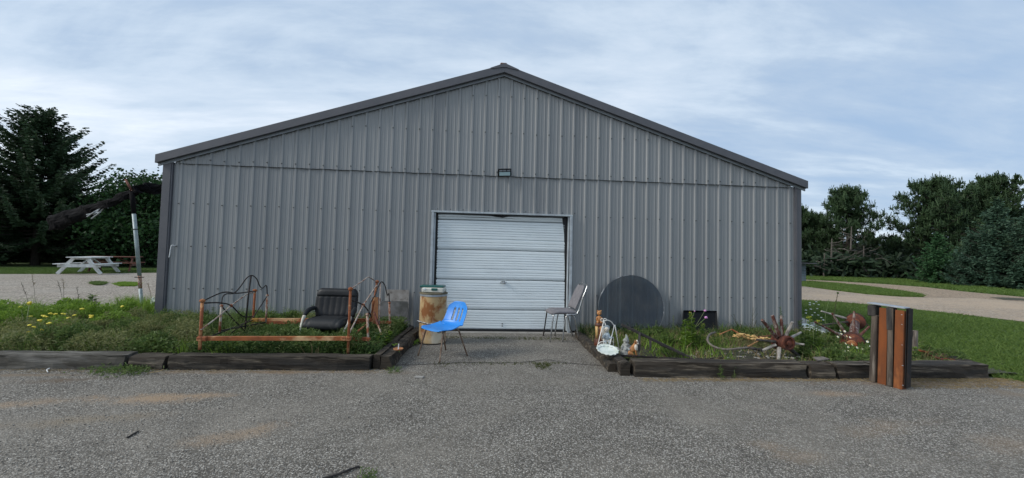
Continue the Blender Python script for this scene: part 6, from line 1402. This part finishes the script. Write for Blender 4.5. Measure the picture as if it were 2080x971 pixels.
plant('tall_weed', gp(1690, 690, 0), at(1702, 595, -.6), 'tall bare weed stalk with knobbly top against the road', 'plant', .06, 24, 'weed_green', 'stem_dark', r=.006, flower='puff', fm='weed_dark', fr=.018, seed=41)
plant('tall_weed', gp(1682, 690, 0), at(1684, 608, -.2), 'slim green spike left of the tall bare stalk', 'plant', .05, 50, 'weed_green', r=.004, seed=42)
for i, (bx, by, tx, ty, h_, lb) in enumerate([(1645, 715, 1645, 642, 1, 'yellow-tipped goldenrod at the right building corner'), (1635, 716, 1624, 650, 0, 'pale goldenrod hugging the corner trim'), (1655, 712, 1662, 650, 1, 'goldenrod right of the building corner with sparse buds'), (1650, 725, 1652, 664, 0, 'feathery green weed by the white board'), (1632, 728, 1634, 672, 0, 'feathery green weed behind the timber joint')]):
    plant('goldenrod', gp(bx, by, .05), at(tx, ty, gp(bx, by, .05).y+.1), lb, 'plant', .09, 90, 'weed_bright' if h_ else 'weed_green', r=.004, flower='spike' if h_ else None, fm='goldenrod', fr=.016, seed=50+i)
plant('leafy_weed', gp(1712, 705, .0), at(1704, 655, -.9), 'bushy green weed between the two wagon hubs and the white board', 'plant', .14, 110, 'weed_green', r=.006, leaf_w=.35, branches=4, seed=60)
plant('leafy_weed', gp(1692, 702, .0), at(1686, 662, -.7), 'broad green weed below the tall bare stalk', 'plant', .14, 90, 'weed_green', r=.006, leaf_w=.35, branches=3, seed=61)
plant('leafy_weed', gp(1858, 730, .05), at(1856, 705, -2.1), 'bright leafy weed right behind the steel bundle', 'plant', .08, 40, 'weed_bright', r=.004, leaf_w=.45, seed=62)
plant('seedling', gp(1464, 771, 0), at(1463, 741, gp(1464, 771).y+.02), 'larger seedling growing before the long right timber', 'plant', .045, 34, 'weed_green', r=.002, leaf_w=.3, seed=63)
plant('seedling', gp(1491, 769, 0), at(1492, 744, gp(1491, 769).y+.02), 'smaller seedling right of the larger one at the timber', 'plant', .04, 20, 'weed_green', r=.002, leaf_w=.3, seed=64)
# daisies in front of the hub
gd_ = 'white daisies below the wagon hubs'; rd_ = random.Random(9)
dz = [(1723, 705), (1731, 700), (1741, 706), (1723, 713), (1735, 717), (1744, 719), (1755, 717), (1753, 709), (1757, 712), (1762, 708), (1749, 721), (1727, 721), (1715, 712), (1722, 729), (1733, 728), (1747, 727), (1739, 712), (1707, 672), (1716, 673), (1709, 678), (1702, 684), (1735, 681), (1727, 685), (1718, 698), (1762, 694), (1760, 722), (1764, 716), (1720, 683), (1768, 704), (1743, 724)]
for i, (px, py) in enumerate(dz):
    z0 = at(px, py, -1.75 if py > 690 else -1.45); base = Vector((z0.x+rd_.uniform(-.03, .03), z0.y+.02, .05)); e = empty('daisy', base, 'small white daisy in the scattered patch below the wagon hubs', 'daisy', gd_)
    b = MB(); b.tube([base, z0], .0022, 4, cap=False); b.build('stem', 'stem', e); b = MB(); d0 = Vector((rd_.uniform(-.4, .4), -.75, .6)).normalized(); u0 = d0.cross(Vector((1, 0, 0))).normalized(); w0_ = d0.cross(u0)
    for k in range(9): a = k*2*pi/9; q = u0*cos(a)+w0_*sin(a); s2_ = u0*-sin(a)+w0_*cos(a); b.add([z0, z0+q*.011+s2_*.004, z0+q*.017, z0+q*.011-s2_*.004], [(0, 1, 2, 3)])
    b.build('petals', 'petal_white', e); b = MB(); b.ball(z0+d0*.002, .006, 6); b.build('centre', 'yellow', e)
g_ = random.Random(4)
for i, (px, py) in enumerate([(1645, 615), (1645, 619), (1653, 617), (1658, 613), (1647, 628), (1663, 619), (1660, 627), (1655, 635), (1662, 640), (1637, 630), (1650, 640), (1668, 645), (1637, 636), (1672, 650)]):
    z0 = at(px, py, 1.0+g_.uniform(-.5, 1.2)); base = Vector((z0.x, z0.y+.03, -.02)); e = empty('meadow_daisy', base, 'small white daisy on a tall stem beside the right building corner', 'daisy', 'white daisies beside the right building corner')
    b = MB(); b.tube([base, z0], .004, 4, cap=False); b.build('stem', 'stem', e); b = MB(); b.ball(z0, .022, 7, (1, 1, .45)); b.build('flower_head', 'petal_white', e)
xy = poly_points([(12.4, .2), (13.7, 2.8), (14.9, 5), (16, 3), (14, -.2), (12.9, -.5)], 4000, g); grass_stuff('rough_grass', xy, np.full(len(xy), -.03), .16*np.clip((14.5-xy[:, 0])/3, .3, 1), .012, 'weed_green', 'rough unmown grass with daisies beside the concrete walk', .35, g)

# litter and loose stones
b = MB(); b.tube(spline([gp(655, 972, .006), gp(690, 962, .012), gp(712, 953, .010), gp(727, 948, .008), gp(731, 949, .006)], 4), [.008]*9+[.006]*8, 6); setp(b.build('stick', 'stick'), 'bent black stick lying on the asphalt at the bottom edge', 'stick')
b = MB(); b.tube(spline([gp(258, 889, .006), gp(270, 882, .008), gp(281, 876, .006)], 4), [.006]*9, 5); setp(b.build('stick', 'stick'), 'short dark twig on the asphalt at the lower left', 'stick')
b = MB(); b.tube(spline([gp(100, 748, .03), gp(95, 751, .01), gp(97, 756, .006)], 4), [.005]*9, 5); setp(b.build('plastic_scrap', 'white_tape'), 'white crescent of plastic on the ground before the bleached timber', 'litter')
b = MB(); b.cbox(gp(851, 766, .008), (.10, .045, .018), .006); setp(b.build('flat_stone', 'concrete'), 'flat pale stone on the asphalt in front of the black end timber', 'stone')
b = MB(); b.tube(spline([gp(300, 758, .01), gp(325, 754, .03), gp(332, 750, .05)], 4), .005, 5); setp(b.build('stick', 'straw'), 'thin brown stick leaning on the joint of the left timbers', 'stick')
pb_ = empty('plastic_bag', at(312, 620, .55), 'crumpled pale plastic bag caught in the grass by the left building corner', 'bag')
b = MB(); b.ball(at(312, 620, .55), .10, 10, (.55, .6, 1.25), .5); b.build('bag_body', 'dish', pb_)
n = 42000; g = np.random.default_rng(77)
# loose chips, denser near the camera (world polar spread about where the lot is seen)
rr_ = 1.9+8.5*g.random(n)**1.6; th_ = g.uniform(-1.15, 1.25, n); X = CLOC.x+rr_*np.sin(th_+YAW); Yy = CLOC.y+rr_*np.cos(th_+YAW)
ok = (Yy < -2.36-.02*(X > 6)) & (X < 11.4+(-2.7-Yy)*1.2) | ((X > 4.12) & (X < 6.5) & (Yy < -.2)); ok &= ~((X > 6.5) & (X < 11.4) & (Yy > -2.64)); X, Yy = X[ok], Yy[ok]; n = len(X)
sz = g.uniform(.0028, .0060, n)*(1+.5*(g.random(n) < .08)); base = np.array([[1, 0, 0], [0, 1, 0], [-1, 0, 0], [0, -1, 0], [0, 0, .75], [0, 0, -.6]]); 
V = base[None]*g.uniform(.6, 1.3, (n, 6, 1))*sz[:, None, None]; ang_ = g.random(n)*6.28; ca, sa = np.cos(ang_)[:, None], np.sin(ang_)[:, None]; Vx = V[:, :, 0]*ca-V[:, :, 1]*sa; Vy = V[:, :, 0]*sa+V[:, :, 1]*ca
V = np.stack([Vx+X[:, None], Vy+Yy[:, None], V[:, :, 2]+.003], 2).reshape(-1, 3); F0 = np.array([[0, 1, 4], [1, 2, 4], [2, 3, 4], [3, 0, 4], [1, 0, 5], [2, 1, 5], [3, 2, 5], [0, 3, 5]]); F = (F0[None]+np.arange(n)[:, None, None]*6).reshape(-1, 3)
setp(np_mesh('loose_chips', V, F, 'pebble', k=3), 'loose pale stone chips scattered over the asphalt', 'gravel', kind='stuff')

for o in list(bpy.data.objects):
    if '_o' in o: del o['_o']
